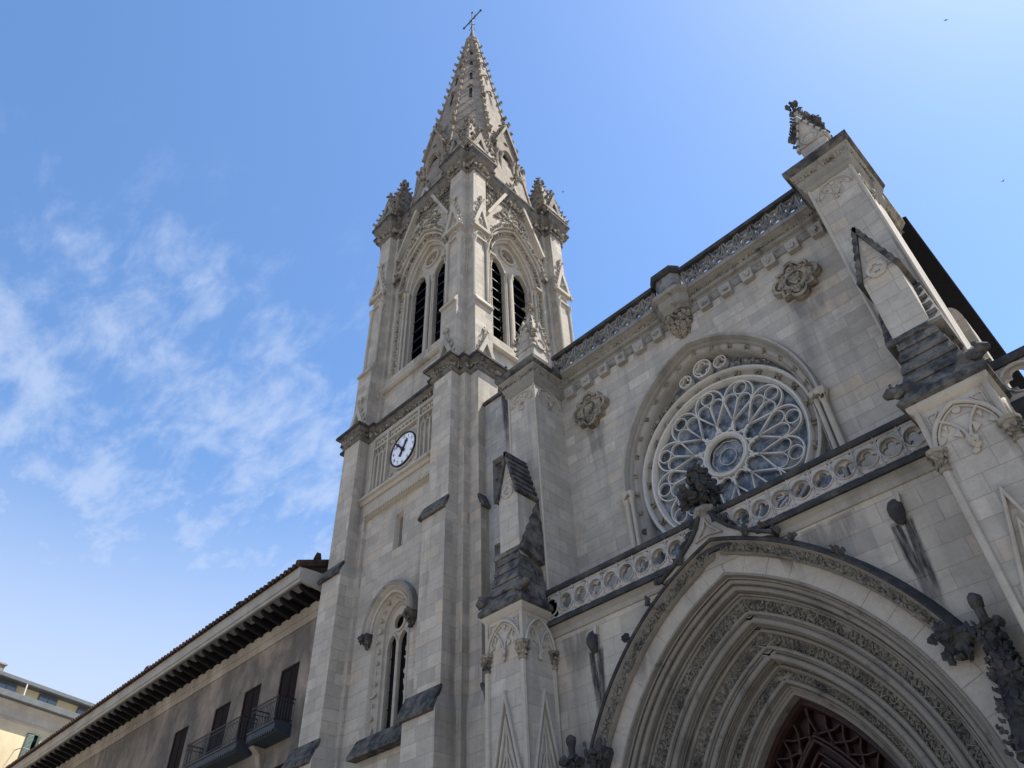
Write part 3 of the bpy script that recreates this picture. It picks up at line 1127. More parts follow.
# corner pieces on the top cornice
for (sx, sy) in ((1, -1), (-1, -1), (1, 1), (-1, 1)):
    rg = random.Random(60 + sx + 3 * sy)
    mb = MB()
    cx_, cy_ = CX + sx * 3.0, CY + sy * 3.0
    def sq_(w):
        return [(cx_ - w, cy_ - w), (cx_ + w, cy_ - w), (cx_ + w, cy_ + w), (cx_ - w, cy_ + w)]
    mb.hexa(sq_(.80), 38.3, sq_(.78), 39.2)
    mb.hexa(sq_(1.06), 39.0, sq_(.10), 43.4)
    for i in range(9):
        t = (i + .5) / 9.4
        for qx in (-1, 1):
            for qy in (-1, 1):
                w = 1.06 * (1 - t) + .10 * t
                crocket(mb, (cx_ + qx * w, cy_ + qy * w, 39.0 + 4.4 * t), (qx, qy, .3), .17, rg)
                if i % 2 == 0:
                    leafy(mb, [(cx_ + qx * w * .6, cy_ + qy * w, 39.3 + 4.5 * t), (cx_ + qx * w, cy_ + qy * w * .6, 39.3 + 4.5 * t)], .13, rg, 3, .8)
    finial(mb, cx_, cy_, 43.1, .25, rg)
    pin = part(mb, 'pinnacle', 'spirec')
    # gablets on its faces and over the buttress heads
    for fr, u in ((TF, sx * 3.0), (TE, sy * 3.0)):
        if (fr is TF and sy > 0) or (fr is TE and sx < 0):
            continue
        mb = MB(fr)
        gablet(mb, u, 4.02, 38.45, .82, 2.5, .3, rg, 6, .17, .20)
        leafy(mb, [(u + q * .8, 3.95, 38.6 + k_ * .25) for q in (-1, 1) for k_ in range(3)], .17, rg, 3, .8)
        part(mb, 'gablet', 'spirec', pin)

# ---- spire
SR = lambda z: .128 * (67.9 - z)
oct_ = [math.radians(22.5 + 45 * k) for k in range(8)]
mb = MB()
zs = [38.4, 45, 52, 58, 63.6]
mb.loft([[Vector((CX + SR(z) * math.cos(a), CY + SR(z) * math.sin(a), z)) for a in oct_] for z in zs], True, True, True)
for k in range(8):            # rolls along the arrises
    a = oct_[k]
    mb.tube([(CX + SR(z) * math.cos(a), CY + SR(z) * math.sin(a), z) for z in zs], [.10, .09, .08, .07, .06], 6)
spire = part(mb, 'spire', 'spire')
mb = MB()
mb.lathe(CX, CY, [(.50, 63.4), (.62, 63.6), (.62, 63.85), (.50, 63.95), (.56, 64.2), (.56, 64.4), (.36, 64.5), (.10, 66.6)], 10)
part(mb, 'spire_cap', 'spirec', spire)
rg = random.Random(77)
m0 = MB()
crocket(m0, (0, 0, 0), (1, 0, .05), .30, rg)
crock = m0.build('crocket', 'spirec', spire)
first = True
for k in (0, 1, 4, 5, 6, 7):
    a = oct_[k]
    for i in range(16):
        z = 45.2 + i * 1.17
        o = crock if first else crock.copy()
        if not first:
            col.objects.link(o)
            o.parent = spire
        first = False
        o.location = (CX + SR(z) * math.cos(a), CY + SR(z) * math.sin(a), z)
        o.rotation_euler = (0, 0, a)
        sc = (.72 + .35 * (64 - z) / 18) * rg.uniform(.85, 1.15)
        o.scale = (sc * rg.uniform(.8, 1.2), sc * rg.uniform(.9, 1.3), sc)
        o.rotation_euler = (rg.uniform(-.25, .25), rg.uniform(-.2, .2), a + rg.uniform(-.2, .2))
# slots and little hoods on the spire faces
for k in range(8):
    a = math.radians(45 * k)
    fr = Frame((CX, CY, 0), (-math.sin(a), math.cos(a), 0), (math.cos(a), math.sin(a), 0))
    for z, h in ((51.0, 1.7), (54.6, 1.2), (57.6, .7), (60.0, .5)):
        ap = math.cos(math.radians(22.5))
        mb = MB(fr)
        d0, d1 = SR(z) * ap, SR(z + h) * ap
        mb.loft([[mb.P(u, d, zz_) for u, d, zz_ in ((-.10, d0 + e, z), (.10, d0 + e, z), (.10, d1 + e, z + h), (0, d1 + e - .02, z + h + .18), (-.10, d1 + e, z + h))] for e in (-.12, .012)], True, True, True)
        part(mb, 'spire_slot', 'dark', spire)
        mb = MB(fr)
        zt = z + h + .25
        dt = SR(zt) * ap
        mb.tube([(-.28, dt + .02, zt - .1), (0, dt + .10, zt + .18), (.28, dt + .02, zt - .1)], .06, 5)
        part(mb, 'slot_hood', 'spirec', spire)
# lucarnes on the street and east sides (and their twins behind)
for fi, fr in enumerate(FACES):
    rg = random.Random(90 + fi)
    mb = MB(fr)
    mb.plate([(-.80, 38.4), (.80, 38.4), (.80, 43.7), (0, 46.0), (-.80, 43.7)], [[(-.40, 39.6)] + pointed(.40, .35, 42.6, 7) + [(.40, 39.6)], circ(0, 44.35, .2, 12)], 2.92, 3.10)
    mb.prism([(-.86, 43.6), (0, 46.2), (.86, 43.6)], 1.4, 2.76, 'd')
    mb.box(-.8, .8, 2.0, 2.915, 38.4, 43.7)
    for sg in (-1, 1):
        for q_ in (.52, .86):
            mb.tube([(sg * q_, 3.10, 38.4), (sg * q_, 3.10, 42.4)], .11, 8)
            mb.lathe(sg * q_, 3.10, [(.11, 42.2), (.12, 42.35), (.2, 42.6), (.22, 42.7), (.1, 42.75)], 8)
    mb.bar([(-.5, 42.7)] + pointed(.5, .4, 42.7, 7) + [(.5, 42.7)], .14, 3.0, 3.2)
    mb.plate([(-1.02, 43.6), (-.86, 43.6), (0, 46.1), (.86, 43.6), (1.02, 43.6), (0, 46.6)], [], 2.6, 3.26)
    luc = part(mb, 'lucarne', 'spire')
    mb = MB(fr)
    for sg in (-1, 1):
        for i in range(7):
            t = (i + .5) / 7.2
            crocket(mb, (sg * 1.0 * (1 - t), 3.05, 43.7 + 2.9 * t), (sg, .2, .3), .19, rg)
        for zz_ in (38.9, 39.6, 40.4, 41.2, 42.0, 42.8):
            leafy(mb, [(sg * 1.25, 3.05, zz_), (sg * 1.75, 2.75, zz_ + .4)], .21, rg, 4, .8)
        mb.hexa([(sg * 1.15, 2.3), (sg * 1.85, 2.3), (sg * 1.85, 3.1), (sg * 1.15, 3.1)], 38.4, [(sg * 1.3, 2.4), (sg * 1.75, 2.4), (sg * 1.75, 3.0), (sg * 1.3, 3.0)], 43.0)
        finial(mb, sg * 1.52, 2.72, 42.7, .34, rg)
    finial(mb, 0, 3.0, 46.3, .24, rg)
    part(mb, 'lucarne_carving', 'spirec', luc)
    mb = MB(fr)
    mb.box(-.45, .45, 2.925, 2.96, 39.5, 44.6)
    part(mb, 'lucarne_opening', 'dark', luc)
# iron cross
mb = MB()
mb.tube([(CX, CY, 66.3), (CX, CY, 70.4)], [.085, .05], 6)
mb.tube([(CX - 1.05, CY, 69.0), (CX + 1.05, CY, 69.0)], .05, 6)
for i in range(4):
    a = math.pi / 4 + i * math.pi / 2
    mb.tube([(CX + .1 * math.cos(a), CY, 69.0 + .1 * math.sin(a)), (CX + .55 * math.cos(a), CY, 69.0 + .55 * math.sin(a))], .022, 5)
    mb.tube([(CX + .35 * math.cos(i * math.pi / 2), CY + .35 * math.sin(i * math.pi / 2), 67.3), (CX, CY, 67.9)], .025, 5)
rg = random.Random(5)
for p in ((CX, CY, 70.4), (CX - 1.05, CY, 69.0), (CX + 1.05, CY, 69.0), (CX, CY, 66.7)):
    mb.lump(*p, .10, rg, low=False, jit=.05)
part(mb, 'spire_cross', 'cross')

# ---- west front: rose wall
YR, YL = 15.31, 14.0
ROFF, RZ0, RR = 1.03, 13.70, 2.66
mb = MB(FR)
ro = [(-2.95, 10.4)] + pointed(2.95, ROFF, RZ0, 20) + [(2.95, 10.4)]
mb.plate([(-5.03, 9.0), (5.03, 9.0), (5.03, 19.0), (-5.03, 19.0)], [ro], -15.95, -YR, False)
part(mb, 'rose_wall', 'rosewall')
# nave body behind the front
mb = MB()
mb.box(AX - 4.9, AX + 4.9, 17.3, 44, 0, 19.3)
mb.hexa([(AX - 5.2, 15.4), (AX + 5.2, 15.4), (AX + 5.2, 44), (AX - 5.2, 44)], 19.3, [(AX - .2, 15.4), (AX + .2, 15.4), (AX + .2, 44), (AX - .2, 44)], 20.2)
part(mb, 'nave', 'tower')

# rose mouldings
rg = random.Random(8)
mb = MB(FR)
rp = [(-3.0, 10.4)] + pointed(3.0, ROFF, RZ0, 24) + [(3.0, 10.4)]
mb.sweep(rp, [(.06, -15.4), (.06, -15.24), (.02, -15.14), (-.04, -15.16), (-.07, -15.26), (-.09, -15.34), (-.12, -15.34), (-.14, -15.29), (-.17, -15.34), (-.18, -15.44), (-.29, -15.50), (-.31, -15.46), (-.34, -15.50), (-.36, -15.60), (-.37, -15.7), (-.39, -15.95)], False, False)
rose_m = part(mb, 'rose_arch_moulding', 'trimr', smooth=True)
for p in pointed(2.765, ROFF, RZ0, 8) + [(s_ * 2.765, z) for s_ in (-1, 1) for z in (13.1, 12.5, 11.9, 11.3)]:
    mb = MB(FR)
    for q in range(4):
        a = q * math.pi / 2 + .4
        mb.lump(p[0] + .05 * math.cos(a), -15.45, p[1] + .05 * math.sin(a), .05, rg)
    mb.lump(p[0], -15.42, p[1], .035, rg)
    part(mb, 'stone_flower', 'carve', rose_m)
# shafts carrying the hood
for sg in (-1, 1):
    mb = MB(FR)
    for q, r in ((3.02, .085), (2.84, .06)):
        mb.tube([(sg * q, -15.22, 10.2), (sg * q, -15.22, 13.45)], r, 8)
        mb.lathe(sg * q, -15.22, [(r, 13.3), (r * 1.2, 13.4), (r * 2.0, 13.62), (r * 2.1, 13.72), (r, 13.74)], 8)
    shf = part(mb, 'rose_shaft', 'trim', rose_m)
    mb = MB(FR)
    leafy(mb, [(sg * (2.82 + .06 * i), -15.16 + .03 * (i % 2), 13.50 + .06 * (i % 3)) for i in range(5)], .085, rg, 4, .7)
    part(mb, 'shaft_capital', 'carve', shf)

# the wheel
RD = -15.72
mb = MB(FR)
mb.sweep(circ(0, RZ0, RR, 72), [(-.03, RD - .25), (-.03, RD + .10), (.01, RD + .14), (.05, RD + .10), (.065, RD + .0), (.065, RD - .25)], True)
mb.sweep(circ(0, RZ0, RR - .31, 72), [(-.065, RD - .25), (-.065, RD + .02), (-.03, RD + .07), (.01, RD + .05), (.035, RD - .01), (.05, RD + .02), (.075, RD - .02), (.08, RD - .25)], True)
for k in range(24):
    a = 2 * math.pi * (k + .5) / 24
    pass
rose = part(mb, 'rose_window', 'trimw', smooth=True)
mb = MB(FR)
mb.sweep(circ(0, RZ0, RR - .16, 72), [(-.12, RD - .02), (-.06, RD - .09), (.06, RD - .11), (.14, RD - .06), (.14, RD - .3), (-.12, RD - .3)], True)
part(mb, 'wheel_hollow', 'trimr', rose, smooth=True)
for k in range(24):
    mb = MB(FR)
    a = 2 * math.pi * (k + .5) / 24
    for q in range(4):
        b = a + q * math.pi / 2 + .78
        mb.lump((RR - .16) * math.cos(a) + .07 * math.cos(b), RD - .03, RZ0 + (RR - .16) * math.sin(a) + .07 * math.sin(b), .06, rg)
    mb.lump((RR - .16) * math.cos(a), RD + .02, RZ0 + (RR - .16) * math.sin(a), .05, rg)
    part(mb, 'stone_flower', 'carve', rose)


def pol(r, a):
    return (r * math.cos(a), RZ0 + r * math.sin(a))


S30 = math.radians(30)
TH0 = math.radians(2.5)
tb0, tb1 = RD - .06, RD + .03
for k in range(12):
    th = TH0 + k * S30
    mb = MB(FR)
    node = pol(1.0, th)
    # outer arch of the petal: from the join with its neighbour to the tip and back
    arch = []
    for i in range(9):
        t = i / 8
        arch.append(pol(1.62 + (2.24 - 1.62) * math.sin(t * math.pi / 2) ** 0.8, th - S30 / 2 * (1 - t ** 1.6)))
    arch2 = [pol(math.hypot(p[0], p[1] - RZ0), 2 * th - math.atan2(p[1] - RZ0, p[0])) for p in arch[::-1]]
    mb.bar(arch + arch2[1:], .042, tb0, tb1 + .01)
    # two lancets fanning from the node, round outer heads
    for sg in (-1, 1):
        c = th + sg * S30 * .245
        rc, rl = 1.66, .20
        cx_, cz_ = pol(rc, c)
        head = [(cx_ + rl * math.cos(c + b), cz_ + rl * math.sin(c + b)) for b in [math.radians(x) for x in range(-100, 101, 25)]]
        mb.bar([node] + head + [node], .030, tb0, tb1)
    # the round light at the head
    cx_, cz_ = pol(2.02, th)
    mb.bar(circ(cx_, cz_, .195, 18), .030, tb0, tb1, True)
    # inverted drop between two petals, round end at the hub
    b_ = th + S30 / 2
    ic, ir = 0.84, .165
    cx_, cz_ = pol(ic, b_)
    head = [(cx_ + ir * math.cos(b_ + math.pi + x), cz_ + ir * math.sin(b_ + math.pi + x)) for x in [math.radians(v) for v in range(-95, 96, 24)]]
    n2_ = pol(1.0, th + S30)
    mb.bar(head, .05, tb0, tb1)
    # straight rays from the nodes to where neighbouring petals meet
    J = pol(1.62, b_)
    mb.bar([node, J], .030, tb0, tb1)
    mb.bar([n2_, J], .030, tb0, tb1)
    mb.bar([pol(.72, th), node], .07, tb0, tb1)
    part(mb, 'rose_petal', 'trimw', rose)
mb = MB(FR)
mb.sweep(circ(0, RZ0, .60, 40), [(.07, tb0), (.07, tb1), (.05, tb1 + .03), (.02, tb1), (-.01, tb1 + .04), (-.05, tb1 + .05), (-.08, tb1), (-.08, tb0)], True)
part(mb, 'rose_hub', 'trimw', rose, smooth=True)
mb = MB(FR)
mb.bar(circ(0, RZ0, .25, 30), .016, RD - .12, RD - .09, True)
mb.bar(foil(0, RZ0, .48, 8, 0), .014, RD - .12, RD - .09, True)
part(mb, 'hub_leading', 'trimw', rose)
# spandrel lights above the wheel
mb = MB(FR)
mb.bar(circ(.02, 16.86, .29, 22), .042, RD - .15, RD + .06, True)
mb.bar(foil(.02, 16.86, .25, 4, 0), .03, RD - .15, RD + .02, True)
part(mb, 'head_light', 'trimw', rose)
for sg in (-1, 1):
    mb = MB(FR)
    mb.bar(circ(sg * .60, 16.73, .20, 18), .036, RD - .15, RD + .05, True)
    mb.bar(foil(sg * .60, 16.73, .17, 3, math.pi / 2), .025, RD - .15, RD + .02, True)
    part(mb, 'head_light', 'trimw', rose)
    mb = MB(FR)
    for i in range(20):
        a = math.radians(90 - sg * (20 + i * 1.5))
        mb.lump((2.86 + dnoise(rg, .06)) * math.cos(a), RD + .02, RZ0 + (2.86 + dnoise(rg, .06)) * math.sin(a), .06, rg)
    part(mb, 'spandrel_leaves', 'carve', rose)
    mb = MB(FR)
mb = MB(FR)
mb.plate([(-2.9, 10.4)] + pointed(2.9, ROFF, RZ0, 20) + [(2.9, 10.4)], [], -15.95, -15.86)
part(mb, 'rose_glass', 'glass', rose)

# upper cornice, blocks, corner turret
mb = MB(FR)
cor = [(-15.4, 18.90), (-15.26, 18.92), (-15.22, 19.0), (-15.24, 19.06), (-15.16, 19.10), (-15.13, 19.2), (-15.14, 19.32), (-15.02, 19.40), (-14.97, 19.42), (-14.97, 19.52), (-15.02, 19.56), (-15.4, 19.58)]
mb.prism(cor, -5.03, 5.03)
uc = part(mb, 'upper_cornice', 'trimd')
mb = MB(FR)
rg = random.Random(31)
for i in range(118):
    u = -5.0 + i * .085
    mb.lump(u, -15.12, 19.24, .052, rg)
part(mb, 'frieze', 'carve', uc)
mb = MB(FR)
mb.prism([(-15.4, 18.62), (-15.27, 18.66), (-15.26, 18.90), (-15.4, 18.90)], -5.03, 5.03)
part(mb, 'string_course', 'trimd', uc)
for sg in (-1, 1):
    for i in range(6):
        u = sg * (.86 + .735 * i) + (.05 if sg > 0 else 0)
        mb = MB(FR)
        mb.hexa([(u - .17, -15.4), (u + .17, -15.4), (u + .17, -15.13), (u - .17, -15.13)], 18.42, [(u - .19, -15.4), (u + .19, -15.4), (u + .19, -15.09), (u - .19, -15.09)], 18.78)
        leafy(mb, [(u, -15.09, 18.6)], .11, rg, 4 if i % 2 else 2, .5)
        part(mb, 'corbel_block', 'trimr')
# medallions
for u, z in ((-3.80, 17.38), (3.56, 17.37)):
    mb = MB(FR)
    def scal(r, k=8, n=160):
        pts = []
        for i in range(n):
            a = 2 * math.pi * i / n
            best = r * .67 / max(abs(math.cos(a)), abs(math.sin(a)))
            for q in range(4):
                da = a - q * math.pi / 2
                if math.cos(da) > 0:
                    cc_, rl = .66 * r, .34 * r
                    h = cc_ * math.sin(da)
                    if abs(h) < rl:
                        best = max(best, cc_ * math.cos(da) + math.sqrt(rl * rl - h * h))
            pts.append((u + best * math.cos(a), z + best * math.sin(a)))
        return pts
    mb.plate(scal(.70), [], -15.4, -15.18)
    mb.plate(scal(.68), [scal(.58)], -15.2, -15.07)
    mb.plate(scal(.50), [circ(u, z, .26, 24)], -15.2, -15.10)
    mb.plate([(u - .16, z + .16), (u - .16, z - .02), (u, z - .22), (u + .16, z - .02), (u + .16, z + .16)], [], -15.2, -15.09)
    for i in range(8):
        a = i * math.pi / 4
        leafy(mb, [(u + .42 * math.cos(a), -15.10, z + .42 * math.sin(a))], .085, rg, 6, 1.1)
    leafy(mb, [(u + dnoise(rg, .14), -15.09, z + dnoise(rg, .14)) for _ in range(6)], .06, rg, 2)
    part(mb, 'medallion', 'carve')
# the little turret in the middle of the cornice
mb = MB(FR)
TC = -.05


def octp(c, d, w, dp):
    return [(c - w, d), (c - w, d + dp * .62), (c - w * .62, d + dp), (c + w * .62, d + dp), (c + w, d + dp * .62), (c + w, d)]


def vloft(mb, prof, d=-15.4):
    mb.loft([[mb.P(x, y, z) for x, y in octp(TC, d, w, dp)] for z, w, dp in prof], True, True, True)


vloft(mb, [(18.84, .46, .46), (18.92, .52, .52), (18.98, .50, .50), (19.06, .56, .58), (19.2, .58, .61), (19.32, .58, .61), (19.40, .66, .76), (19.54, .67, .77), (19.61, .55, .66)])
tur = part(mb, 'cornice_turret', 'trimd')
mb = MB(FR)
vloft(mb, [(19.6, .46, .56), (19.75, .44, .54), (20.42, .44, .54)])
part(mb, 'turret_shaft', 'balu', tur)
mb = MB(FR)
vloft(mb, [(20.40, .50, .62), (20.46, .56, .68), (20.60, .56, .68), (20.82, .20, .30)])
part(mb, 'turret_cap', 'soot2', tur)
mb = MB(FR)
for i in range(150):
    t = rg.random() ** .8
    r_ = .42 * math.cos(t * 1.35)
    a = rg.uniform(0, math.pi)
    mb.lump(TC + r_ * math.cos(a), -15.3 + r_ * .85 * math.sin(a), 18.82 - t * .82, rg.uniform(.045, .085), rg)
part(mb, 'turret_corbel', 'carve', tur)

# upper balustrade: flamboyant pierced parapet
yb = -15.10
for a, b in ((-5.02, TC - .55), (TC + .55, 5.02)):
    mb = MB(FR)
    mb.box(a, b, yb - .10, yb + .07, 19.56, 19.66)
    n = int(round((b - a) / .485))
    w = (b - a) / n
    holes_ = []
    for i in range(n):
        c = a + w * (i + .5)
        holes_ += [circ(c - w * .02, 19.79, .085, 8, .4), circ(c + w * .04, 20.14, .075, 8, .2), [(c - w * .40, 19.90), (c - w * .30, 19.94), (c - w * .26, 20.10), (c - w * .36, 20.06)], [(c + w * .26, 19.84), (c + w * .36, 19.90), (c + w * .40, 20.04), (c + w * .30, 19.98)]]
    mb.plate([(a, 19.62), (b, 19.62), (b, 20.36), (a, 20.36)], holes_, yb - .07, yb - .01)
    for i in range(n):
        c = a + w * (i + .5)
        mb.bar([(c - w * .5, 19.62), (c - w * .5, 20.36)], .06, yb - .07, yb + .05)
        for q in (-1, 1):
            mb.bar([(c + q * w * .46, 19.66), (c + q * w * .34, 19.82), (c + q * w * .10, 19.96), (c - q * w * .20, 20.08), (c - q * w * .38, 20.32)], .065, yb - .05, yb + .05 + .012 * q)
        mb.bar(circ(c, 20.14, .11, 10), .04, yb - .05, yb + .045, True)
        mb.bar(circ(c, 19.79, .12, 10), .04, yb - .05, yb + .04, True)
    bal = part(mb, 'upper_balustrade', 'balu')
    mb = MB(FR)
    mb.prism([(yb - .16, 20.32), (yb + .14, 20.32), (yb + .16, 20.38), (yb + .12, 20.50), (yb - .14, 20.54)], a, b)
    part(mb, 'coping', 'soot2', bal)

# ---- buttresses of the front (mirrored pair)
YU, YBF = 13.95, 12.86


def blind_arch(mb, fr, u0, u1, zt, zs, d, rg, bold=1.0):
    """blind arch spanning u0..u1, springing at zs, apex just under zt; two cusped sub-arches meet on a dropped corbel"""
    c = (u0 + u1) / 2
    w = (u1 - u0) / 2
    old = mb.fr
    mb.fr = fr
    rise = zt - .04 - zs
    off = max(0.0, (rise * rise - w * w) / (2 * w))
    t = .075 * bold
    outer = [(c + x, z) for x, z in pointed(w, off, zs, 9)]
    mb.bar(outer, t, d - .05, d + .085 * bold)
    mb.bar([(c + x, z) for x, z in pointed(w - t * .95, off, zs, 9)], t * .5, d - .05, d + .05 * bold)
    R_ = w + off
    zc = zs - .06
    for q in (-1, 1):
        # from the corbel up and outwards to the outer arch
        arc = []
        for i in range(7):
            th = math.radians(3 + 52 * i / 6)
            arc.append((c + q * .02 + q * w * 1.30 * (1 - math.cos(th)), zc + w * 1.30 * rise / (1.38 * w) * math.sin(th)))
        mb.bar(arc, t * .62, d - .05, d + .06 * bold)
        # cusps of each sub-arch
        m = c + q * w * .52
        for e, zz_ in ((m - w * .25, zs + rise * .20), (m + w * .25, zs + rise * .20)):
            k = 1 if e < m else -1
            mb.plate([(e - k * .05, zz_ - .10), (e + k * w * .15, zz_), (e - k * .04, zz_ + .13)], [], d - .02, d + .035 * bold)
        mb.plate([(m - .04, zs + rise * .52), (m, zs + rise * .34), (m + .04, zs + rise * .52)], [], d - .02, d + .03 * bold)
    mb.plate(circ(c, zs + rise * .80, w * .13, 10), [], d - .02, d + .03)
    leafy(mb, [(c, d + .05, zc + .02), (c, d + .06, zc - .06), (c, d + .03, zc - .15)], w * .17, rg, 4, .6)
    mb.fr = old


def beast(u, d, z, du, dd, s):
    """crouching stone beast leaning out of a corner, one continuous skin"""
    k = Vector((du, dd, 0)).normalized()
    pts = [(-.30, -.10, .26), (-.05, .02, .30), (.22, .08, .24), (.38, .10, .17), (.48, .14, .20), (.66, .06, .10)]
    mb = MB(FR)
    mb.tube([(u + k.x * a * s, d + k.y * a * s, z + b * s) for a, b, r in pts], [r * s for a, b, r in pts], 9)
    side = Vector((-k.y, k.x, 0))
    rg = random.Random(int(abs(u * 100)))
    for q in (-1, 1):
        mb.tube([(u + (k.x * .15 + side.x * q * .2) * s, d + (k.y * .15 + side.y * q * .2) * s, z),
                 (u + (k.x * .28 + side.x * q * .24) * s, d + (k.y * .28 + side.y * q * .24) * s, z - .16 * s),
                 (u + (k.x * .42 + side.x * q * .2) * s, d + (k.y * .42 + side.y * q * .2) * s, z - .22 * s)], [.11 * s, .09 * s, .07 * s], 6)
        mb.lump(u + (k.x * .40 + side.x * q * .15) * s, d + (k.y * .40 + side.y * q * .15) * s, z + .30 * s, .08 * s, rg)
    for i in range(4):
        mb.lump(u + k.x * (.05 + .1 * i) * s, d + k.y * (.05 + .1 * i) * s, z + (.26 - .02 * i) * s, .12 * s, rg)
    return mb.build('gargoyle', 'sooty', CATH, smooth=True)


for sg in (-1, 1):
    rg = random.Random(100 + sg)
    lo, hi = 5.03, 6.22
    a, b = sorted((sg * lo, sg * hi))
    # upper shaft
    mb = MB(FR)
    mb.box(a, b, -15.9, -YU, 9.0, 18.65)
    up = part(mb, 'upper_buttress', 'butt')
    # corner fillets
    mb = MB(FR)
    for u in (a + .02, b - .02):
        mb.tube([(u, -YU, 11), (u, -YU, 18.62)], .045, 6)
    blind_arch(mb, FR, a + .14, b - .14, 18.52, 18.08, -YU + .005, rg, .5)
    fs = Frame((AX + b, 0, 0), (0, 1, 0), (1, 0, 0))
    blind_arch(mb, fs, YU + .14, YR - .14, 18.52, 18.08, .005, rg, .5)
    part(mb, 'blind_arch', 'trim', up)
    # cornice cap
    mb = MB(FR)
    capp = [(a, -15.9), (b, -15.9), (b, -YU), (a, -YU)]
    def off(o):
        return [(a - o, -15.9), (b + o, -15.9), (b + o, -YU + o), (a - o, -YU + o)]
    mb.loft([[mb.P(x, y, z) for x, y in off(o)] for o, z in ((.0, 18.58), (.05, 18.62), (.09, 18.70), (.07, 18.78), (.13, 18.86), (.15, 19.0), (.14, 19.14), (.22, 19.24), (.24, 19.30))], True, True, True)
    capm = part(mb, 'buttress_cornice', 'trimd', up)
    mb = MB(FR)
    mb.loft([[mb.P(x, y, z) for x, y in off(o)] for o, z in ((.22, 19.28), (.31, 19.36), (.33, 19.40), (.33, 19.56), (.26, 19.62), (.05, 19.74))], True, True, True)
    part(mb, 'cap', 'sooty', up)
    mb = MB(FR)
    for i in range(16):
        mb.lump(a - .1 + i * (b - a + .2) / 15, -YU + .16, 19.07, .065, rg)
        mb.lump(b + .15, -YU - i * .09 + .1, 19.07, .065, rg)
    part(mb, 'frieze', 'carve', up)
    # square pinnacle on top
    c = (a + b) / 2 + .05
    pd = -14.62
    mb = MB(FR)
    mb.box(c - .37, c + .37, pd - .37, pd + .37, 19.65, 21.15)
    mb.hexa([(c - .36, pd - .36), (c + .36, pd - .36), (c + .36, pd + .36), (c - .36, pd + .36)], 21.15, [(c - .05, pd - .05), (c + .05, pd - .05), (c + .05, pd + .05), (c - .05, pd + .05)], 22.95)
    for fr2, uu_, dd_ in ((FR, c, pd + .38), (Frame((AX + c + .38, -pd, 0), (0, 1, 0), (1, 0, 0)), 0, 0)):
        old = mb.fr
        mb.fr = fr2
        mb.plate([(uu_ - .40, 20.75), (uu_ + .40, 20.75), (uu_, 22.05)], [], dd_ - .1, dd_ + .02)
        mb.bar([(uu_ - .42, 20.72), (uu_, 22.1), (uu_ + .42, 20.72)], .08, dd_ - .1, dd_ + .07)
        mb.bar(circ(uu_, 20.98, .22, 18), .06, dd_ - .05, dd_ + .06, True)
        mb.fr = old
    pin = part(mb, 'pinnacle', 'butt')
    for qx in (-1, 1):
        for qy in (-1, 1):
            mb = MB(FR)
            for i in range(9):
                t = (i + .4) / 9.4
                w = .36 * (1 - t) + .05
                crocket(mb, (c + qx * w, pd + qy * w, 21.15 + 1.75 * t), (qx, qy, .2), .15 * (1 - .45 * t), rg)
            part(mb, 'crocketed_arris', 'sooty' if sg > 0 else 'carve', pin)
    for sgn in (-1, 1):
        for i in range(4):
            t = (i + .5) / 4.4
            for p_, o_ in (((c + sgn * .42 * (1 - t), pd + .42, 20.75 + 1.35 * t), (sgn, .3, .2)), ((c + .42, pd + sgn * .42 * (1 - t), 20.75 + 1.35 * t), (.3, sgn, .2))):
                mb = MB(FR)
                crocket(mb, p_, o_, .12, rg)
                part(mb, 'gable_crocket', 'sooty' if sg > 0 else 'carve', pin)
    mb = MB(FR)
    finial(mb, c, pd, 22.8, .205, rg)
    part(mb, 'pinnacle_finial', 'sooty' if sg > 0 else 'carve', pin)
    # tabernacle: gabled pier standing on the slope
    tc = sg * (5.03 + .60)
    w = .37
    mb = MB(FR)
    mb.box(tc - w, tc + w, -14.0, -13.14, 11.6, 14.16)
    mb.prism([(tc - w, 14.14), (tc + w, 14.14), (tc, 15.50)], -14.0, -13.14, 'd')
    mb.bar(circ(tc, 14.20, .20, 20), .06, -13.2, -13.09, True)
    mb.plate(circ(tc, 14.20, .18, 20), [foil(tc, 14.20, .15, 4, 0)], -13.2, -13.10)
    for i in range(3):
        mb.bar([(tc - .10 + .03 * i, 14.55 + .16 * i), (tc + .10 - .03 * i, 14.55 + .16 * i)], .05, -13.2, -13.11)
    tab = part(mb, 'tabernacle', 'butt')
    mb = MB(FR)
    for q in (-1, 1):
        for i in range(7):
            t0, t1 = i / 7, (i + 1) / 7
            x0, z0 = tc + q * (w + .06) * (1 - t0), 13.98 + 1.62 * t0
            x1, z1 = tc + q * (w + .06) * (1 - t1), 13.98 + 1.62 * t1
            mb.loft([[mb.P(x, d, z) for x, z in ((x0 - q * .06, z0), (x0 + q * .05, z0 + .02), (x0 + q * .045, z0 + .08), (x1, z1 + .03), (x1 - q * .06, z1))] for d in (-14.0, -13.05)], True, True, True)
    part(mb, 'tabernacle_roof', 'sooty', tab)
    # stepped slope round the tabernacle
    mb = MB(FR)
    n = 5
    la, lb = sorted((sg * 5.03, sg * 6.28))
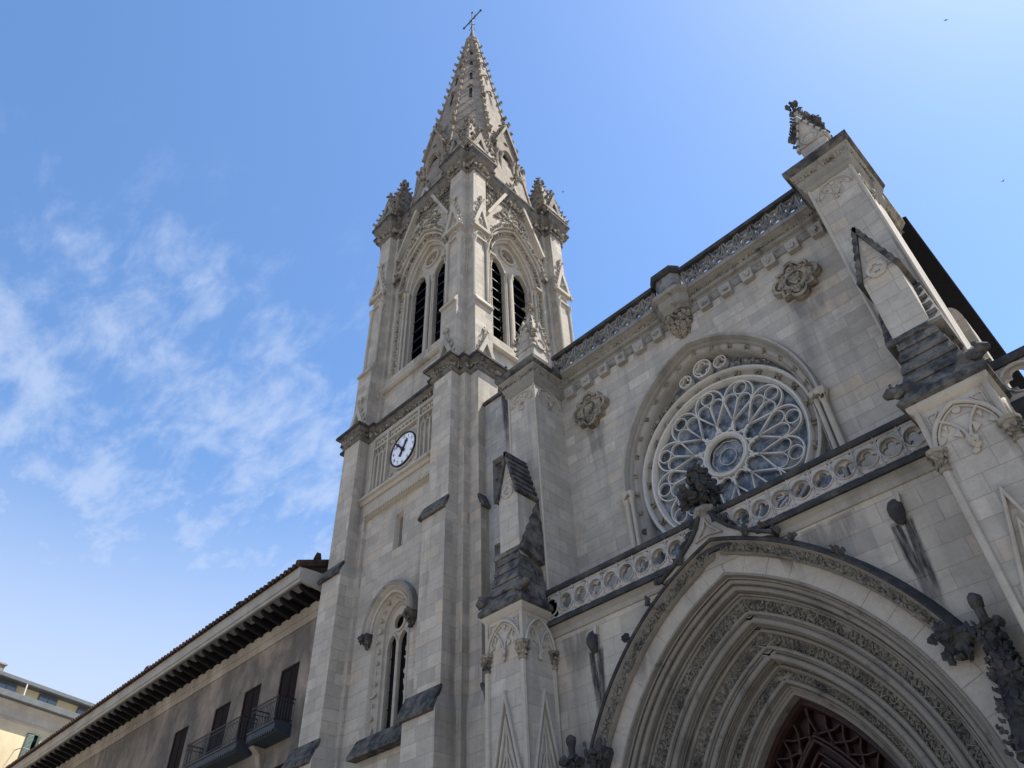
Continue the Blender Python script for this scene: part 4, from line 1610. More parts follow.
    for i in range(n):
        t0, t1 = i / n, (i + 1) / n
        f = lambda t: (la + .30 * t + .0, lb - .30 * t, -12.80 - .40 * t)
        g0, g1 = f(t0), f(t1)
        z0, z1 = 10.62 + 1.65 * t0, 10.62 + 1.65 * t1
        mb.loft([[mb.P(x, y, z) for x, y, z in q] for q in (
            [(g0[0] - .02, -14, z0 - .03), (g0[1] + .02, -14, z0 - .03), (g0[1] + .02, g0[2] + .05, z0 - .03), (g0[0] - .02, g0[2] + .05, z0 - .03)],
            [(g0[0] - .02, -14, z0 + .06), (g0[1] + .02, -14, z0 + .06), (g0[1] + .02, g0[2] + .05, z0 + .06), (g0[0] - .02, g0[2] + .05, z0 + .06)],
            [(g1[0], -14, z1), (g1[1], -14, z1), (g1[1], g1[2], z1), (g1[0], g1[2], z1)])], True, True, True)
    a2, b2 = la + .06, lb - .06
    for i in range(5):
        t0, t1 = i / 5, (i + 1) / 5
        y0_, y1_ = -13.14 - .81 * t0 - .0, -13.14 - .81 * t1
        z0, z1 = 12.20 + 1.80 * t0, 12.20 + 1.80 * t1
        mb.loft([[mb.P(x, y, z) for y, z in ((-14.0, z0 - .3), (y0_ + .05, z0 - .05), (y0_ + .05, z0 + .04), (y1_, z1), (-14.0, z1))] for x in (a2 + .02 * i, b2 - .02 * i)], True, True, True)
    part(mb, 'weathering_slope', 'sootb')
    # lower pier
    mb = MB(FR)
    mb.box(la, lb, -14.05, -YBF, 0, 10.30)
    lowp = part(mb, 'lower_buttress', 'butt')
    mb = MB(FR)
    def off2(o):
        return [(la - o, -14.05), (lb + o, -14.05), (lb + o, -YBF + o), (la - o, -YBF + o)]
    mb.loft([[mb.P(x, y, z) for x, y in off2(o)] for o, z in ((0, 10.24), (.04, 10.28), (.10, 10.36), (.10, 10.44))], True, True, True)
    part(mb, 'buttress_cornice', 'trim', lowp)
    mb = MB(FR)
    mb.loft([[mb.P(x, y, z) for x, y in off2(o)] for o, z in ((.10, 10.44), (.17, 10.48), (.17, 10.58), (.10, 10.68), (.02, 10.74))], True, True, True)
    part(mb, 'cap', 'sooty', lowp)
    # corner colonnettes with capitals, blind arches, niche gables
    for u, d in ((la + .02, -YBF + .01), (lb - .02, -YBF + .01), (lb - .02, -13.93)):
        mb = MB(FR)
        mb.tube([(u, d, 0.3), (u, d, 9.1)], .075, 8)
        mb.tube([(u, d, 9.42), (u, d, 10.28)], .06, 6)
        clm = part(mb, 'colonnette', 'trim', lowp)
        mb = MB(FR)
        mb.lathe(u, d, [(.075, 8.98), (.11, 9.0), (.11, 9.04), (.085, 9.06), (.10, 9.2), (.15, 9.33), (.19, 9.35), (.19, 9.43), (.08, 9.45)], 8)
        for zz_, r_ in ((9.14, .10), (9.26, .14)):
            for k in range(8):
                a = 2 * math.pi * (k + (zz_ > 9.2) * .5) / 8
                mb.lump(u + r_ * math.cos(a), d + r_ * math.sin(a), zz_, .055, rg)
        part(mb, 'capital', 'carve', lowp)
    fs = Frame((AX + lb, 0, 0), (0, 1, 0), (1, 0, 0))
    for fr2, x0, x1, d in ((FR, la + .10, lb - .10, -YBF), (fs, YBF + .10, YL - .10, 0.0)):
        mb = MB(fr2)
        blind_arch(mb, fr2, x0 - .04, x1 + .04, 10.20, 9.40, d + .005, rg)
        for q in (-1, 1):
            cq = (x0 + x1) / 2 + q * (x1 - x0) * .40
            mb.bar([(cq - q * .12, 10.14), (cq + q * .06, 10.14), (cq + q * .06, 9.86)], .03, d - .02, d + .035, True)
        part(mb, 'blind_arch', 'trim', lowp)
        mb = MB(fr2)
        c2 = (x0 + x1) / 2
        for hw, apz, pr in ((.56, 8.30, .10), (.40, 7.75, .07)):
            mb.bar([(c2 - hw, apz - 2.3 * hw / .56), (c2, apz), (c2 + hw, apz - 2.3 * hw / .56)], .09, d - .02, d + pr)
        mb.bar(circ(c2, 6.42, .20, 20), .06, d - .02, d + .07, True)
        mb.plate(circ(c2, 6.42, .18, 20), [foil(c2, 6.42, .15, 4, 0)], d - .02, d + .045)
        mb.bar([(c2, 7.6), (c2, 6.66)], .05, d - .02, d + .05)
        for q in (-1, 1):
            mb.bar([(c2 + q * .18, 6.62), (c2 + q * .03, 7.0)], .04, d - .02, d + .05)
        part(mb, 'niche_gable', 'trim', lowp)
    # beasts at the corners of the cap
    for u, d, du, dd in ((la, -YBF, -1, .25), (lb, -YBF, 1, .25)):
        beast(u + du * -.06, d - .06, 10.86, du, dd, .62)

# stair turret wall between tower and front
mb = MB()
mb.fr = Frame((0, 0, 0), (1, 0, 0), (0, -1, 0))
s1 = [(-15.08, 15.7), (-14.62, 15.7), (-14.62, 17.55), (-15.08, 17.55)]
s2 = [(-15.08, 12.2), (-14.62, 12.2), (-14.62, 14.2), (-15.08, 14.2)]
mb.plate([(-15.46, 0), (-13.2, 0), (-13.2, 20.3), (-15.46, 20.3)], [s1, s2], -15.6, -14.92, False)
sw = part(mb, 'stair_wall', 'slit')
mb = MB()
mb.box(-15.5, -13.2, 14.82, 15.6, 20.27, 20.40)
part(mb, 'coping', 'sooty', sw)
mb = MB()
mb.box(-15.2, -14.5, 15.3, 15.38, 12, 18)
part(mb, 'slit_opening', 'dark', sw)
for z0 in (15.9, 12.4):
    mb = MB()
    for z in (z0 + .3, z0 + .9, z0 + 1.5):
        mb.tube([(-15.1, 15.05, z), (-14.6, 15.05, z)], .02, 5)
    part(mb, 'slit_bar', 'iron', sw)

# ---- lower storey: porch wall, portal
PO, PZ = 2.04, 3.96


def parch(R, n=26, a0=0.0):
    return pointed(R - PO, PO, PZ, n, a0)


mb = MB(FR)
out = [(-5.03, 0), (-3.96, 0)] + parch(6.0) + [(3.96, 0), (5.03, 0), (5.03, 9.95), (-5.03, 9.95)]
mb.plate(out, [], -14.6, -YL, True)
part(mb, 'porch_wall', 'lowwall')
mb = MB(FR)
mb.prism([(-14.1, 9.78), (-13.96, 9.80), (-13.92, 9.86), (-13.94, 9.93), (-13.85, 10.0), (-13.80, 10.02), (-14.1, 10.05)], -5.03, 5.03)
pc = part(mb, 'porch_cornice', 'trimr')
mb = MB(FR)
mb.prism([(-14.2, 10.03), (-13.74, 10.03), (-13.72, 10.07), (-13.76, 10.15), (-13.83, 10.22), (-14.2, 10.24)], -5.03, 5.03)
part(mb, 'cornice_edge', 'soot2', pc)
mb = MB(FR)
mb.box(-5.03, 5.03, -15.32, -13.95, 9.96, 10.12)
part(mb, 'porch_roof', 'sootb', pc)

# plain voussoirs round the arch
mb = MB(FR)
for sg in (-1, 1):
    am_ = math.acos(PO / 6.2)
    for i in range(14):
        a0_, a1_ = am_ * i / 14 + .0005, am_ * (i + 1) / 14 - .0005
        pts = []
        for R_, ang_ in ((5.99, (a0_, (a0_ + a1_) / 2, a1_)), (6.42, (a1_, (a0_ + a1_) / 2, a0_))):
            for a in ang_:
                u = -(PO - R_ * math.cos(a))
                pts.append((sg * max(0.004, u), PZ + R_ * math.sin(a)))
        mb.plate(pts, [], -14.1, -13.985 + rng.uniform(-.006, .006))
part(mb, 'voussoir_band', 'vous')
# portal archivolts
prof_in = [(6.0, -13.97), (5.93, -14.0), (5.90, -14.12), (5.93, -14.22), (5.85, -14.30), (5.80, -14.26), (5.74, -14.24), (5.68, -14.28), (5.65, -14.38), (5.60, -14.42), (5.56, -14.36)]
prof = [(6.0, -14.0), (5.985, -13.97), (5.94, -13.97), (5.92, -14.05), (5.93, -14.16), (5.88, -14.26),
        (5.82, -14.28), (5.76, -14.24), (5.70, -14.27), (5.68, -14.36), (5.70, -14.44),
        (5.64, -14.48), (5.60, -14.46), (5.57, -14.50), (5.58, -14.56),            # before frieze 1
        (5.36, -14.68), (5.35, -14.62), (5.31, -14.60), (5.28, -14.65), (5.30, -14.72),
        (5.24, -14.72), (5.17, -14.69), (5.11, -14.74), (5.10, -14.86), (5.13, -14.95),
        (5.06, -14.98), (5.02, -14.95), (4.99, -15.02),                             # before frieze 2
        (4.79, -15.12), (4.77, -15.05), (4.72, -15.05), (4.70, -15.12),
        (4.66, -15.16), (4.60, -15.12), (4.53, -15.15), (4.51, -15.26), (4.54, -15.36),
        (4.48, -15.42), (4.44, -15.38), (4.40, -15.42), (4.41, -15.50),             # before frieze 3
        (4.26, -15.56), (4.25, -15.50), (4.20, -15.50), (4.16, -15.58), (4.15, -15.66), (4.00, -15.74), (3.99, -15.80), (3.97, -16.2)]
mb = MB(FR)
base_path = [(-(6.0 - PO), 0.0)] + parch(6.0, 30) + [(6.0 - PO, 0.0)]
mb.sweep(base_path, [(-(6.0 - R), d) for R, d in prof], False, False)
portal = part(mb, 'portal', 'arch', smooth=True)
for R_, d_, r_ in ((5.86, -14.20, .06), (5.735, -14.30, .045), (5.33, -14.62, .04), (5.18, -14.69, .07), (5.045, -14.95, .045), (4.745, -15.06, .045), (4.58, -15.13, .07), (4.455, -15.39, .045), (4.21, -15.52, .05), (5.955, -13.985, .022), (5.905, -14.10, .022), (5.645, -14.43, .022), (5.27, -14.70, .022), (5.11, -14.85, .022), (5.12, -14.78, .02), (4.69, -15.12, .02), (4.52, -15.27, .022), (4.52, -15.20, .018), (4.13, -15.66, .025), (4.07, -15.70, .018)):
    mb = MB(FR)
    mb.sweep(base_path, [(-(6.0 - R_) + r_ * math.cos(t), d_ + r_ * math.sin(t)) for t in [2 * math.pi * k / 10 for k in range(10)]])
    part(mb, 'roll_moulding', 'arch', portal, smooth=True)
rg = random.Random(55)
for (R0, d0, R1, d1, r, stp) in ((5.57, -14.56, 5.37, -14.66, .088, .105), (4.985, -15.02, 4.80, -15.10, .08, .10), (4.40, -15.50, 4.27, -15.55, .06, .075)):
    mb = MB(FR)
    Rm, dm = (R0 + R1) / 2, (d0 + d1) / 2 + .015
    n = int(Rm * 1.2 / stp)
    pth = parch(Rm, n) + [(s_ * (Rm - PO), PZ - .1 * i) for i in range(12) for s_ in (-1, 1)]
    hwid = (R0 - R1) / 2
    for p in pth:
        v = Vector((p[0] + (PO if p[0] > 0 else -PO) * (1 if p[1] > PZ else 0), max(0, p[1] - PZ)))
        v = v.normalized() if v.length > 1e-6 else Vector((1, 0))
        if abs(p[0]) < .06:
            v = Vector((0, 1))
        ph = rg.uniform(-.3, .3)
        for q in (-.85, -.2, .45, .95):
            o_ = q * hwid * rg.uniform(.8, 1.1)
            mb.lump(p[0] + v.x * o_ + dnoise(rg, .025), dm + (d0 - d1) * .5 * q + rg.uniform(-.03, .035), p[1] + v.y * o_ + dnoise(rg, .025), r * rg.uniform(.42, .72), rg)
    wave = []
    for i, p in enumerate(parch(Rm, 420)):
        v = Vector((p[0] + (PO if p[0] > 0 else -PO), p[1] - PZ)).normalized() if abs(p[0]) > .06 else Vector((0, 1))
        o_ = hwid * .6 * math.sin(i * .42)
        wave.append((p[0] + v.x * o_, dm + .03, p[1] + v.y * o_))
    mb.tube(wave, r * .16, 5)
    for R_ in (R0 + .03, R0, Rm, R1, R1 - .03):
        leafy(mb, [(0, dm + (R_ - Rm) * .5, PZ + math.sqrt(R_ * R_ - PO * PO))], r * .9, rg, 4, .8)
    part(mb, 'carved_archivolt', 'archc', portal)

# tympanum of dark carved oak
mb = MB(FR)
mb.plate([(-2.2, 0)] + parch(4.02, 20) + [(2.2, 0)], [], -16.4, -16.32)
tym = part(mb, 'tympanum', 'wood')
mb = MB(FR)
path = [(-(3.9 - PO), 2.5)] + parch(3.9, 22) + [(3.9 - PO, 2.5)]
mb.sweep(path, [(.10, -16.35), (.10, -15.98), (-.02, -15.96), (-.06, -16.05), (-.06, -16.35)])
for R in (3.38, 3.30, 3.12, 2.98):
    if R - PO > .1:
        mb.bar([(-(R - PO), 2.5)] + parch(R, 18) + [(R - PO, 2.5)], .07 if R > 3.2 else .05, -16.35, -16.10 + (.05 if R == 3.30 else 0))
# interlacing arches between the two bands
am = math.acos(PO / 3.62)
for sg in (-1, 1):
    for i in range(9):
        a = am * (i + .35) / 9
        c = (sg * -(PO - 3.86 * math.cos(a)), PZ + 3.86 * math.sin(a))
        for q in (-1, 1):
            b = a + q * .055 * 1.4
            b1_ = a + q * .105
            mb.bar([(sg * -(PO - 3.86 * math.cos(b1_)), PZ + 3.86 * math.sin(b1_)), (sg * -(PO - 3.66 * math.cos(b)), PZ + 3.66 * math.sin(b)), (sg * -(PO - 3.44 * math.cos(a)), PZ + 3.44 * math.sin(a))], .045, -16.3, -16.08)
        mb.lump(sg * -(PO - 3.43 * math.cos(a)), -16.08, PZ + 3.43 * math.sin(a), .06, rg)
mb.bar([(u, z) for u, z in circ(0, 5.0, .42, 24)], .06, -16.35, -16.12, True)
mb.bar([(u, z) for u, z in foil(0, 5.0, .36, 4)], .045, -16.35, -16.15, True)
part(mb, 'door_tracery', 'wood', tym)
mb = MB(FR)
mb.box(-1.9, 1.9, -16.33, -16.24, 0, 3.3)
for u in (-1.85, -.95, -.03, .03, .95, 1.85):
    mb.box(u - .05, u + .05, -16.26, -16.18, 0, 3.3)
part(mb, 'door', 'wood', tym)

# hood over the portal with ogee and leafy finial
a_st = math.asin((6.75 - PZ) / 6.5)
mb = MB(FR)
hp = parch(6.50, 26, a_st)
mb.sweep(hp, [(-.14, -14.0), (-.14, -13.90), (-.10, -13.84), (-.07, -13.86), (.06, -13.78), (.09, -13.70), (.12, -13.70), (.125, -14.0)])
hood_o = part(mb, 'portal_hood', 'arch', smooth=True)
mb = MB(FR)
mb.sweep(parch(6.50, 26, a_st), [(.11, -14.0), (.11, -13.66), (.15, -13.63), (.24, -13.74), (.29, -14.0)])
part(mb, 'hood_top', 'soot2', hood_o, smooth=True)
mb = MB(FR)
for p in parch(6.50, 84, a_st):
    for q in range(4):
        mb.lump(p[0] + dnoise(rg, .08), -13.80 + dnoise(rg, .03), p[1] + dnoise(rg, .08), rg.uniform(.035, .06), rg)
part(mb, 'hood_carving', 'archc', hood_o)
mb = MB(FR)
ed_ = [(1.42, 9.80), (1.15, 9.96), (.78, 10.18), (.48, 10.42), (.27, 10.66), (.13, 10.92)]
og = [(-u, z) for u, z in ed_] + ed_[::-1] + [(1.1, 9.86), (.6, 10.10), (0, 10.30), (-.6, 10.10), (-1.1, 9.86)]
mb.plate(og, [], -14.0, -13.70)
mb.bar([(-.30, 10.36), (-.06, 10.62), (0, 10.8), (.06, 10.62), (.30, 10.36), (0, 10.42)], .04, -13.7, -13.62, True)
part(mb, 'ogee', 'trimr', hood_o)
for sg in (-1, 1):
    mb = MB(FR)
    mb.bar([(sg * 1.45, 9.82), (sg * 1.15, 9.98), (sg * .78, 10.20), (sg * .48, 10.44), (sg * .27, 10.68), (sg * .15, 10.92)], .075, -14.0, -13.60)
    for u_, z_ in ((1.5, 9.9), (1.22, 10.05), (.92, 10.22), (.66, 10.40), (.44, 10.60), (.30, 10.80)):
        leafy(mb, [(sg * u_, -13.66, z_)], .10, rg, 5, .9)
    part(mb, 'ogee_edge', 'soot2', hood_o)
for sg in (-1, 1):
    for t in (.72, .52, .34):
        a = a_st + (math.acos(PO / 6.68) - a_st) * (t + .12)
        mb = MB(FR)
        leafy(mb, [(sg * (PO - 6.78 * math.cos(a)), -13.66, PZ + 6.78 * math.sin(a))], .10, rg, 7, .8)
        part(mb, 'hood_crocket', 'soot2', hood_o)
mb = MB(FR)
mb.loft([[mb.P(r * math.cos(a), -13.80 + r * .9 * math.sin(a), z) for a in oct_] for r, z in ((.11, 10.86), (.14, 10.92), (.22, 10.98), (.27, 11.04), (.28, 11.12), (.16, 11.16), (.10, 11.2))], True, True, True)
leafy(mb, [(.2 * math.cos(a), -13.76 + .2 * math.sin(a), 11.0) for a in oct_], .09, rg, 2)
fin_o = part(mb, 'portal_finial', 'trimd')
mb = MB(FR)
mb.tube([(0, -13.8, 11.1), (0, -13.8, 12.05)], [.10, .07], 7)
for z, R, s_ in ((11.35, .34, .15), (11.52, .40, .15), (11.66, .27, .13), (11.95, .17, .13), (12.10, .16, .12), (12.2, .05, .13)):
    for k in range(6):
        a = k * math.pi / 3 + z
        leafy(mb, [(R * math.cos(a), -13.8 + R * math.sin(a), z)], s_ * 1.15, rg, 4, .8, (1, 1, 1))
part(mb, 'finial_leaves', 'soot2', fin_o)
# leafy stops at the ends of the hood
for sg in (-1, 1):
    mb = MB(FR)
    p = hp[0]
    cu_, cz_ = sg * -p[0], p[1]
    mb.loft([[mb.P(cu_ + x, d, z) for x, d in q] for z, q in ((cz_ + .10, [(-.20, -14), (.26, -14), (.26, -13.64), (-.20, -13.64)]), (cz_ + .0, [(-.22, -14), (.28, -14), (.28, -13.62), (-.22, -13.62)]), (cz_ - .32, [(-.06, -14), (.10, -14), (.10, -13.88), (-.06, -13.88)]))], True, True, True)
    leafy(mb, [(cu_ + .02 + dnoise(rg, .24) * (1 - .08 * i), -13.60 - .03 * i, cz_ - .05 * i + .10) for i in range(8)], .12, rg, 6, 1.0)
    part(mb, 'hood_stop', 'soot2', hood_o)

# stone water spouts on the porch wall
for u in (-3.74, 3.80):
    mb = MB(FR)
    mb.loft([[mb.P(u + r * math.cos(a), -13.99 + dd_ + r * math.sin(a) * .7, z) for a in [math.pi * 2 * k / 12 for k in range(12)]] for z, r, dd_ in ((9.56, .03, .04), (9.50, .10, .07), (9.38, .15, .10), (9.24, .155, .10), (9.10, .11, .07), (9.02, .03, .03))], True, True, True)
    for k in range(5):
        uu_ = u - .13 + .065 * k
        dz_ = .10 * (1 - (abs(k - 2) / 2) ** 2)
        mb.tube([(uu_ * .5 + u * .5, -13.93, 9.50), (uu_, -13.90 + dz_ * .9, 9.36), (uu_ * 1.0, -13.90 + dz_ * .9, 9.24), (uu_ * .5 + u * .5, -13.94, 9.06)], .024, 6)
    part(mb, 'water_spout', 'soot2')
    mb = MB(FR)
    mb.hexa([(u + .08, -14.0), (u + .15, -14.0), (u + .15, -13.86), (u + .08, -13.86)], 9.42, [(u + .10, -14.0), (u + .17, -14.0), (u + .17, -13.88), (u + .10, -13.88)], 9.62)
    part(mb, 'spout_bracket', 'trim')

# crocketed dark pinnacles flanking the portal
for sg in (-1, 1):
    mb = MB(FR)
    pu = sg * 4.42
    pd = -13.62
    mb.hexa([(pu - .34, pd - .36), (pu + .34, pd - .36), (pu + .34, pd + .34), (pu - .34, pd + .34)], 0, [(pu - .30, pd - .36), (pu + .30, pd - .36), (pu + .30, pd + .30), (pu - .30, pd + .30)], 4.7)
    mb.hexa([(pu - .34, pd - .34), (pu + .34, pd - .34), (pu + .34, pd + .34), (pu - .34, pd + .34)], 4.7, [(pu - .05, pd - .05), (pu + .05, pd - .05), (pu + .05, pd + .05), (pu - .05, pd + .05)], 6.75)
    for i in range(13):
        t = (i + .3) / 13.3
        w = .34 * (1 - t) + .05
        for qx in (-1, 1):
            for qy in (-1, 1):
                crocket(mb, (pu + qx * w, pd + qy * w, 4.75 + 2.0 * t), (qx, qy, .1), .065, rg)
                leafy(mb, [(pu + qx * w * rg.uniform(.5, 1.1), pd + qy * w * 1.05, 4.78 + 2.0 * t)], .07, rg, 3, 1.0)
        for qx, qy in ((1, 0), (-1, 0), (0, 1)):
            mb.lump(pu + qx * w + dnoise(rg, .06), pd + qy * w, 4.8 + 2.0 * t, .075, rg)
    for k in range(8):
        a = oct_[k]
        leafy(mb, [(pu + .20 * math.cos(a), pd + .20 * math.sin(a), 6.70)], .10, rg, 3, .7)
    mb.tube([(pu, pd, 6.6), (pu, pd, 7.1)], [.07, .08], 8)
    mb.lump(pu, pd, 7.12, .12, rg, (1, 1, 1.3), .1, False)
    part(mb, 'flanking_pinnacle', 'soot2')

# lower balustrade of pierced quatrefoil rounds
ybl = -13.93
for sg, start in ((-1, .50), (1, .28)):
    mb = MB(FR)
    z0, z1 = 10.22, 10.94
    us = [start + .49 * i for i in range(10)]
    us = [u for u in us if u < 4.95]
    ends = [.05, 5.03]
    for i, u in enumerate(us):
        ua = ends[0] if i == 0 else u - .245
        ub = ends[1] if i == len(us) - 1 else u + .245
        q = sorted((sg * ua, sg * ub))
        c = sg * u
        mb.plate([(q[0], z0), (q[1], z0), (q[1], z1), (q[0], z1)], [circ(c, 10.565, .218, 20)] + [circ(c + e * .205, 10.565 + f * .285, .033, 7) for e in (-1, 1) for f in (-1, 1)], ybl - .10, ybl + .06)
        mb.plate(circ(c, 10.565, .220, 20), [foil(c, 10.565, .20, 4 if i % 3 else 3, math.pi / 2 * (i % 2) + (0 if i % 3 else .5))], ybl - .10, ybl - .02)
        mb.bar(circ(c, 10.565, .226, 20), .03, ybl + .04, ybl + .095, True)
        mb.bar([(c + .245 * sg, z0), (c + .245 * sg, z1)], .03, ybl + .04, ybl + .09)
        for f_ in (10.26, 10.88):
            mb.bar([(q[0], f_), (q[1], f_)], .03, ybl + .04, ybl + .085)
        for e, zz_ in ((q[0], 10.86), (q[0], 10.26), (q[1], 10.86), (q[1], 10.26)):
            mb.lump(e + (.03 if e == q[0] else -.03), ybl + .06, zz_, .04, rg)
    bal = part(mb, 'lower_balustrade', 'ball')
    mb = MB(FR)
    aa, bb = sorted((sg * .12, sg * 5.03))
    mb.prism([(ybl - .16, 10.93), (ybl + .12, 10.93), (ybl + .15, 10.98), (ybl + .13, 11.06), (ybl + .02, 11.12), (ybl - .14, 11.12)], aa, bb)
    part(mb, 'coping', 'soot2', bal)

# ---- south aisle front to the right of the pier
mb = MB()
mb.box(-.85, 9.0, 14.1, 30, 0, 10.2)
ais = part(mb, 'aisle', 'lowwall')
mb = MB(FR)
x0 = 6.25
mb.prism([(-14.3, 9.95), (-13.95, 9.98), (-13.86, 10.10), (-13.84, 10.26), (-13.90, 10.36), (-14.3, 10.40)], x0, 16)
part(mb, 'aisle_cornice', 'soot2', ais)
mb = MB(FR)
us = [6.72 + .84 * i for i in range(11)]
for u in us:
    mb.plate([(u - .42, 10.38), (u + .42, 10.38), (u + .42, 11.14), (u - .42, 11.14)], [circ(u, 10.78, .30, 22)], -14.1, -13.93)
    mb.plate(circ(u, 10.78, .302, 22), [foil(u, 10.78, .265, 4, 0)], -14.1, -14.0)
    mb.bar(circ(u, 10.78, .31, 22), .04, -13.95, -13.89, True)
    for q in (-1, 1):
        mb.bar([(u + q * .36, 11.08), (u + q * .22, 11.08), (u + q * .36, 10.98)], .025, -13.95, -13.905, True)
par = part(mb, 'aisle_parapet', 'ball')
mb = MB(FR)
mb.prism([(-14.16, 11.12), (-13.86, 11.12), (-13.83, 11.18), (-13.86, 11.30), (-14.1, 11.36)], x0, 16)
part(mb, 'coping', 'soot2', par)

# ---- nave eaves behind the right-hand buttress
mb = MB()
mb.prism([(AX + 4.9, 18.7), (AX + 5.95, 18.75), (AX + 6.10, 18.9), (AX + 6.25, 19.2), (AX + 6.40, 19.36), (AX + 6.40, 19.55), (AX + 4.9, 19.75)], 15.9, 17.5, 'd')
nc = part(mb, 'nave_cornice', 'carve')
mb = MB()
rg = random.Random(71)
for i in range(24):
    mb.lump(AX + 6.2, 15.0 + i * .105, 19.08, .07, rg)
part(mb, 'frieze', 'carve', nc)
mb = MB()
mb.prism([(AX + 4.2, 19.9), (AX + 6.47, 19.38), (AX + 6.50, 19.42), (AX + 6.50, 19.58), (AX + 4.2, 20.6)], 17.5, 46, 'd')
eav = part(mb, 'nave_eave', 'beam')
# narrow stone pier under the eaves further along the nave
mb = MB()
pts = [(-.94, 5), (-.72, 5), (-.72, 15.6)] + [(-.72 - .22 * (1 - math.cos(t)), 15.6 + .55 * math.sin(t)) for t in [math.radians(x) for x in range(15, 91, 15)]]
mb.prism(pts, 17.8, 18.7, 'd')
part(mb, 'nave_pier', 'tower')

# ------------------------------------------------------------------ the grey house on the left
HO = Vector((-23.86, 13.16, 0.08))
ang = math.radians(-1.15)
HX = Vector((math.cos(ang), math.sin(ang), 0))
HN = Vector((math.sin(ang), -math.cos(ang), 0))
HF = Frame(HO, HX, HN)        # u runs along the front (negative to the left); d = 0 at the eave edge, wall at d = -1.32
HOUSE = thing('townhouse', (-38, 14.5, 0), 'grey stained plaster townhouse with deep timber eaves and iron balconies, joined to the tower', 'house')
WD = -1.32
LEN = 34.0


def hpart(mb, name, mat, parent=HOUSE, **kw):
    return mb.build(name, mat, parent, **kw)


wins = [(-2.02, 11.15), (-4.78, 11.15), (-7.20, 11.15), (-10.85, 11.15)]
holes = []
for c, zb in wins:
    holes.append([(c - .66, zb), (c + .66, zb), (c + .66, 13.50), (c - .66, 13.50)])
    holes.append([(c - .66, 7.3), (c + .66, 7.3), (c + .66, 9.9), (c - .66, 9.9)])
mb = MB(HF)
mb.plate([(-LEN, 0), (.3, 0), (.3, 14.92), (-LEN, 14.92)], holes, WD - .35, WD, False)
mb.box(-LEN, .3, -9.0, WD - .9, 0, 15.2)
hpart(mb, 'wall', 'plaster')
mb = MB(HF)
mb.prism([(WD - .3, 14.9), (WD + .05, 14.92), (WD + .06, 15.2), (WD + .10, 15.22), (WD + .12, 15.60), (WD - .3, 15.62)], -LEN, .3)
hpart(mb, 'eave_band', 'band')
for c, zb in wins:
    for z0_, z1_ in ((zb, 13.50), (7.3, 9.9)):
        mb = MB(HF)
        for q in (-1, 1):
            mb.box(c + q * .66 - (.07 if q > 0 else 0), c + q * .66 + (.07 if q < 0 else 0), WD - .10, WD - .03, z0_, z1_)
        mb.box(c - .59, c + .59, WD - .10, WD - .03, z1_ - .07, z1_)
        mb.box(c - .025, c + .025, WD - .10, WD - .04, z0_, z1_ - .07)
        wf = hpart(mb, 'window', 'room')
        mb = MB(HF)
        mb.box(c - .64, c + .64, WD - .12, WD - .06, z0_, z1_ - .02)
        hpart(mb, 'door_leaf', 'room', wf)
# eaves: soffit, fascia, rafters, tiles
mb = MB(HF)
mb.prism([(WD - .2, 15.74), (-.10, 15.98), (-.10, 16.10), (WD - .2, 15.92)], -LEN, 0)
hpart(mb, 'soffit', 'beam')  # near-black colour carries the deep shade under the eave
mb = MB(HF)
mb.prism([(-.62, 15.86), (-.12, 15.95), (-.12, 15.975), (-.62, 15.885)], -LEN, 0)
hpart(mb, 'soffit_lit_strip', 'soffit')  # paler strip paints the light that reaches the eave edge
mb = MB(HF)
mb.prism([(-.12, 15.80), (-.03, 15.80), (-.03, 15.92), (.03, 15.94), (.03, 16.26), (.07, 16.30), (.07, 16.36), (-.12, 16.36)], -LEN, 0)
mb.prism([(-.09, 15.80), (-1.9, 15.62), (-1.9, 16.45), (-.09, 16.36)], -.09, 0.03)
hpart(mb, 'fascia', 'fascia')
for i in range(47):
    u = -.42 - i * .705
    mb = MB(HF)
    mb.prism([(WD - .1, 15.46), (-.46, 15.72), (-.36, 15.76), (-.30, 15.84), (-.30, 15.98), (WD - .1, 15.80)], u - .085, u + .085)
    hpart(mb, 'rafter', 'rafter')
mb = MB(HF)
loops = []
nt = int(LEN / .30)
seq = []
for i in range(nt * 6 + 1):
    u = -LEN + i * .05
    h = .085 * abs(math.sin(math.pi * u / .30))
    seq.append((u, h))
mb.loft([[mb.P(u, .16, 16.38 + h) for u, h in seq], [mb.P(u, -4.8, 18.15 + h) for u, h in seq]], False)
mb.loft([[mb.P(u, .16, 16.33 + h) for u, h in seq], [mb.P(u, .16, 16.38 + h) for u, h in seq]], False)
mb.loft([[mb.P(u, .16, 16.33) for u, h in seq], [mb.P(u, -4.8, 18.1) for u, h in seq]], False)
rg = random.Random(13)
for i in range(nt + 1):
    u = -LEN + .15 + i * .30
    if u > -.05:
        break
    mb.tube([(u, .22, 16.40 + dnoise(rg, .015)), (u, -.30, 16.62)], .095 + dnoise(rg, .008), 7)
for u in (-13.4, -4.6, -22.0):
    mb.lump(u, .05, 16.60, .14, rg)
mb.tube([(-.05, .16, 16.48), (-.05, -2.4, 17.45)], .15, 7)
mb.lump(-.02, -.6, 16.95, .2, rg)
hpart(mb, 'roof', 'tile')
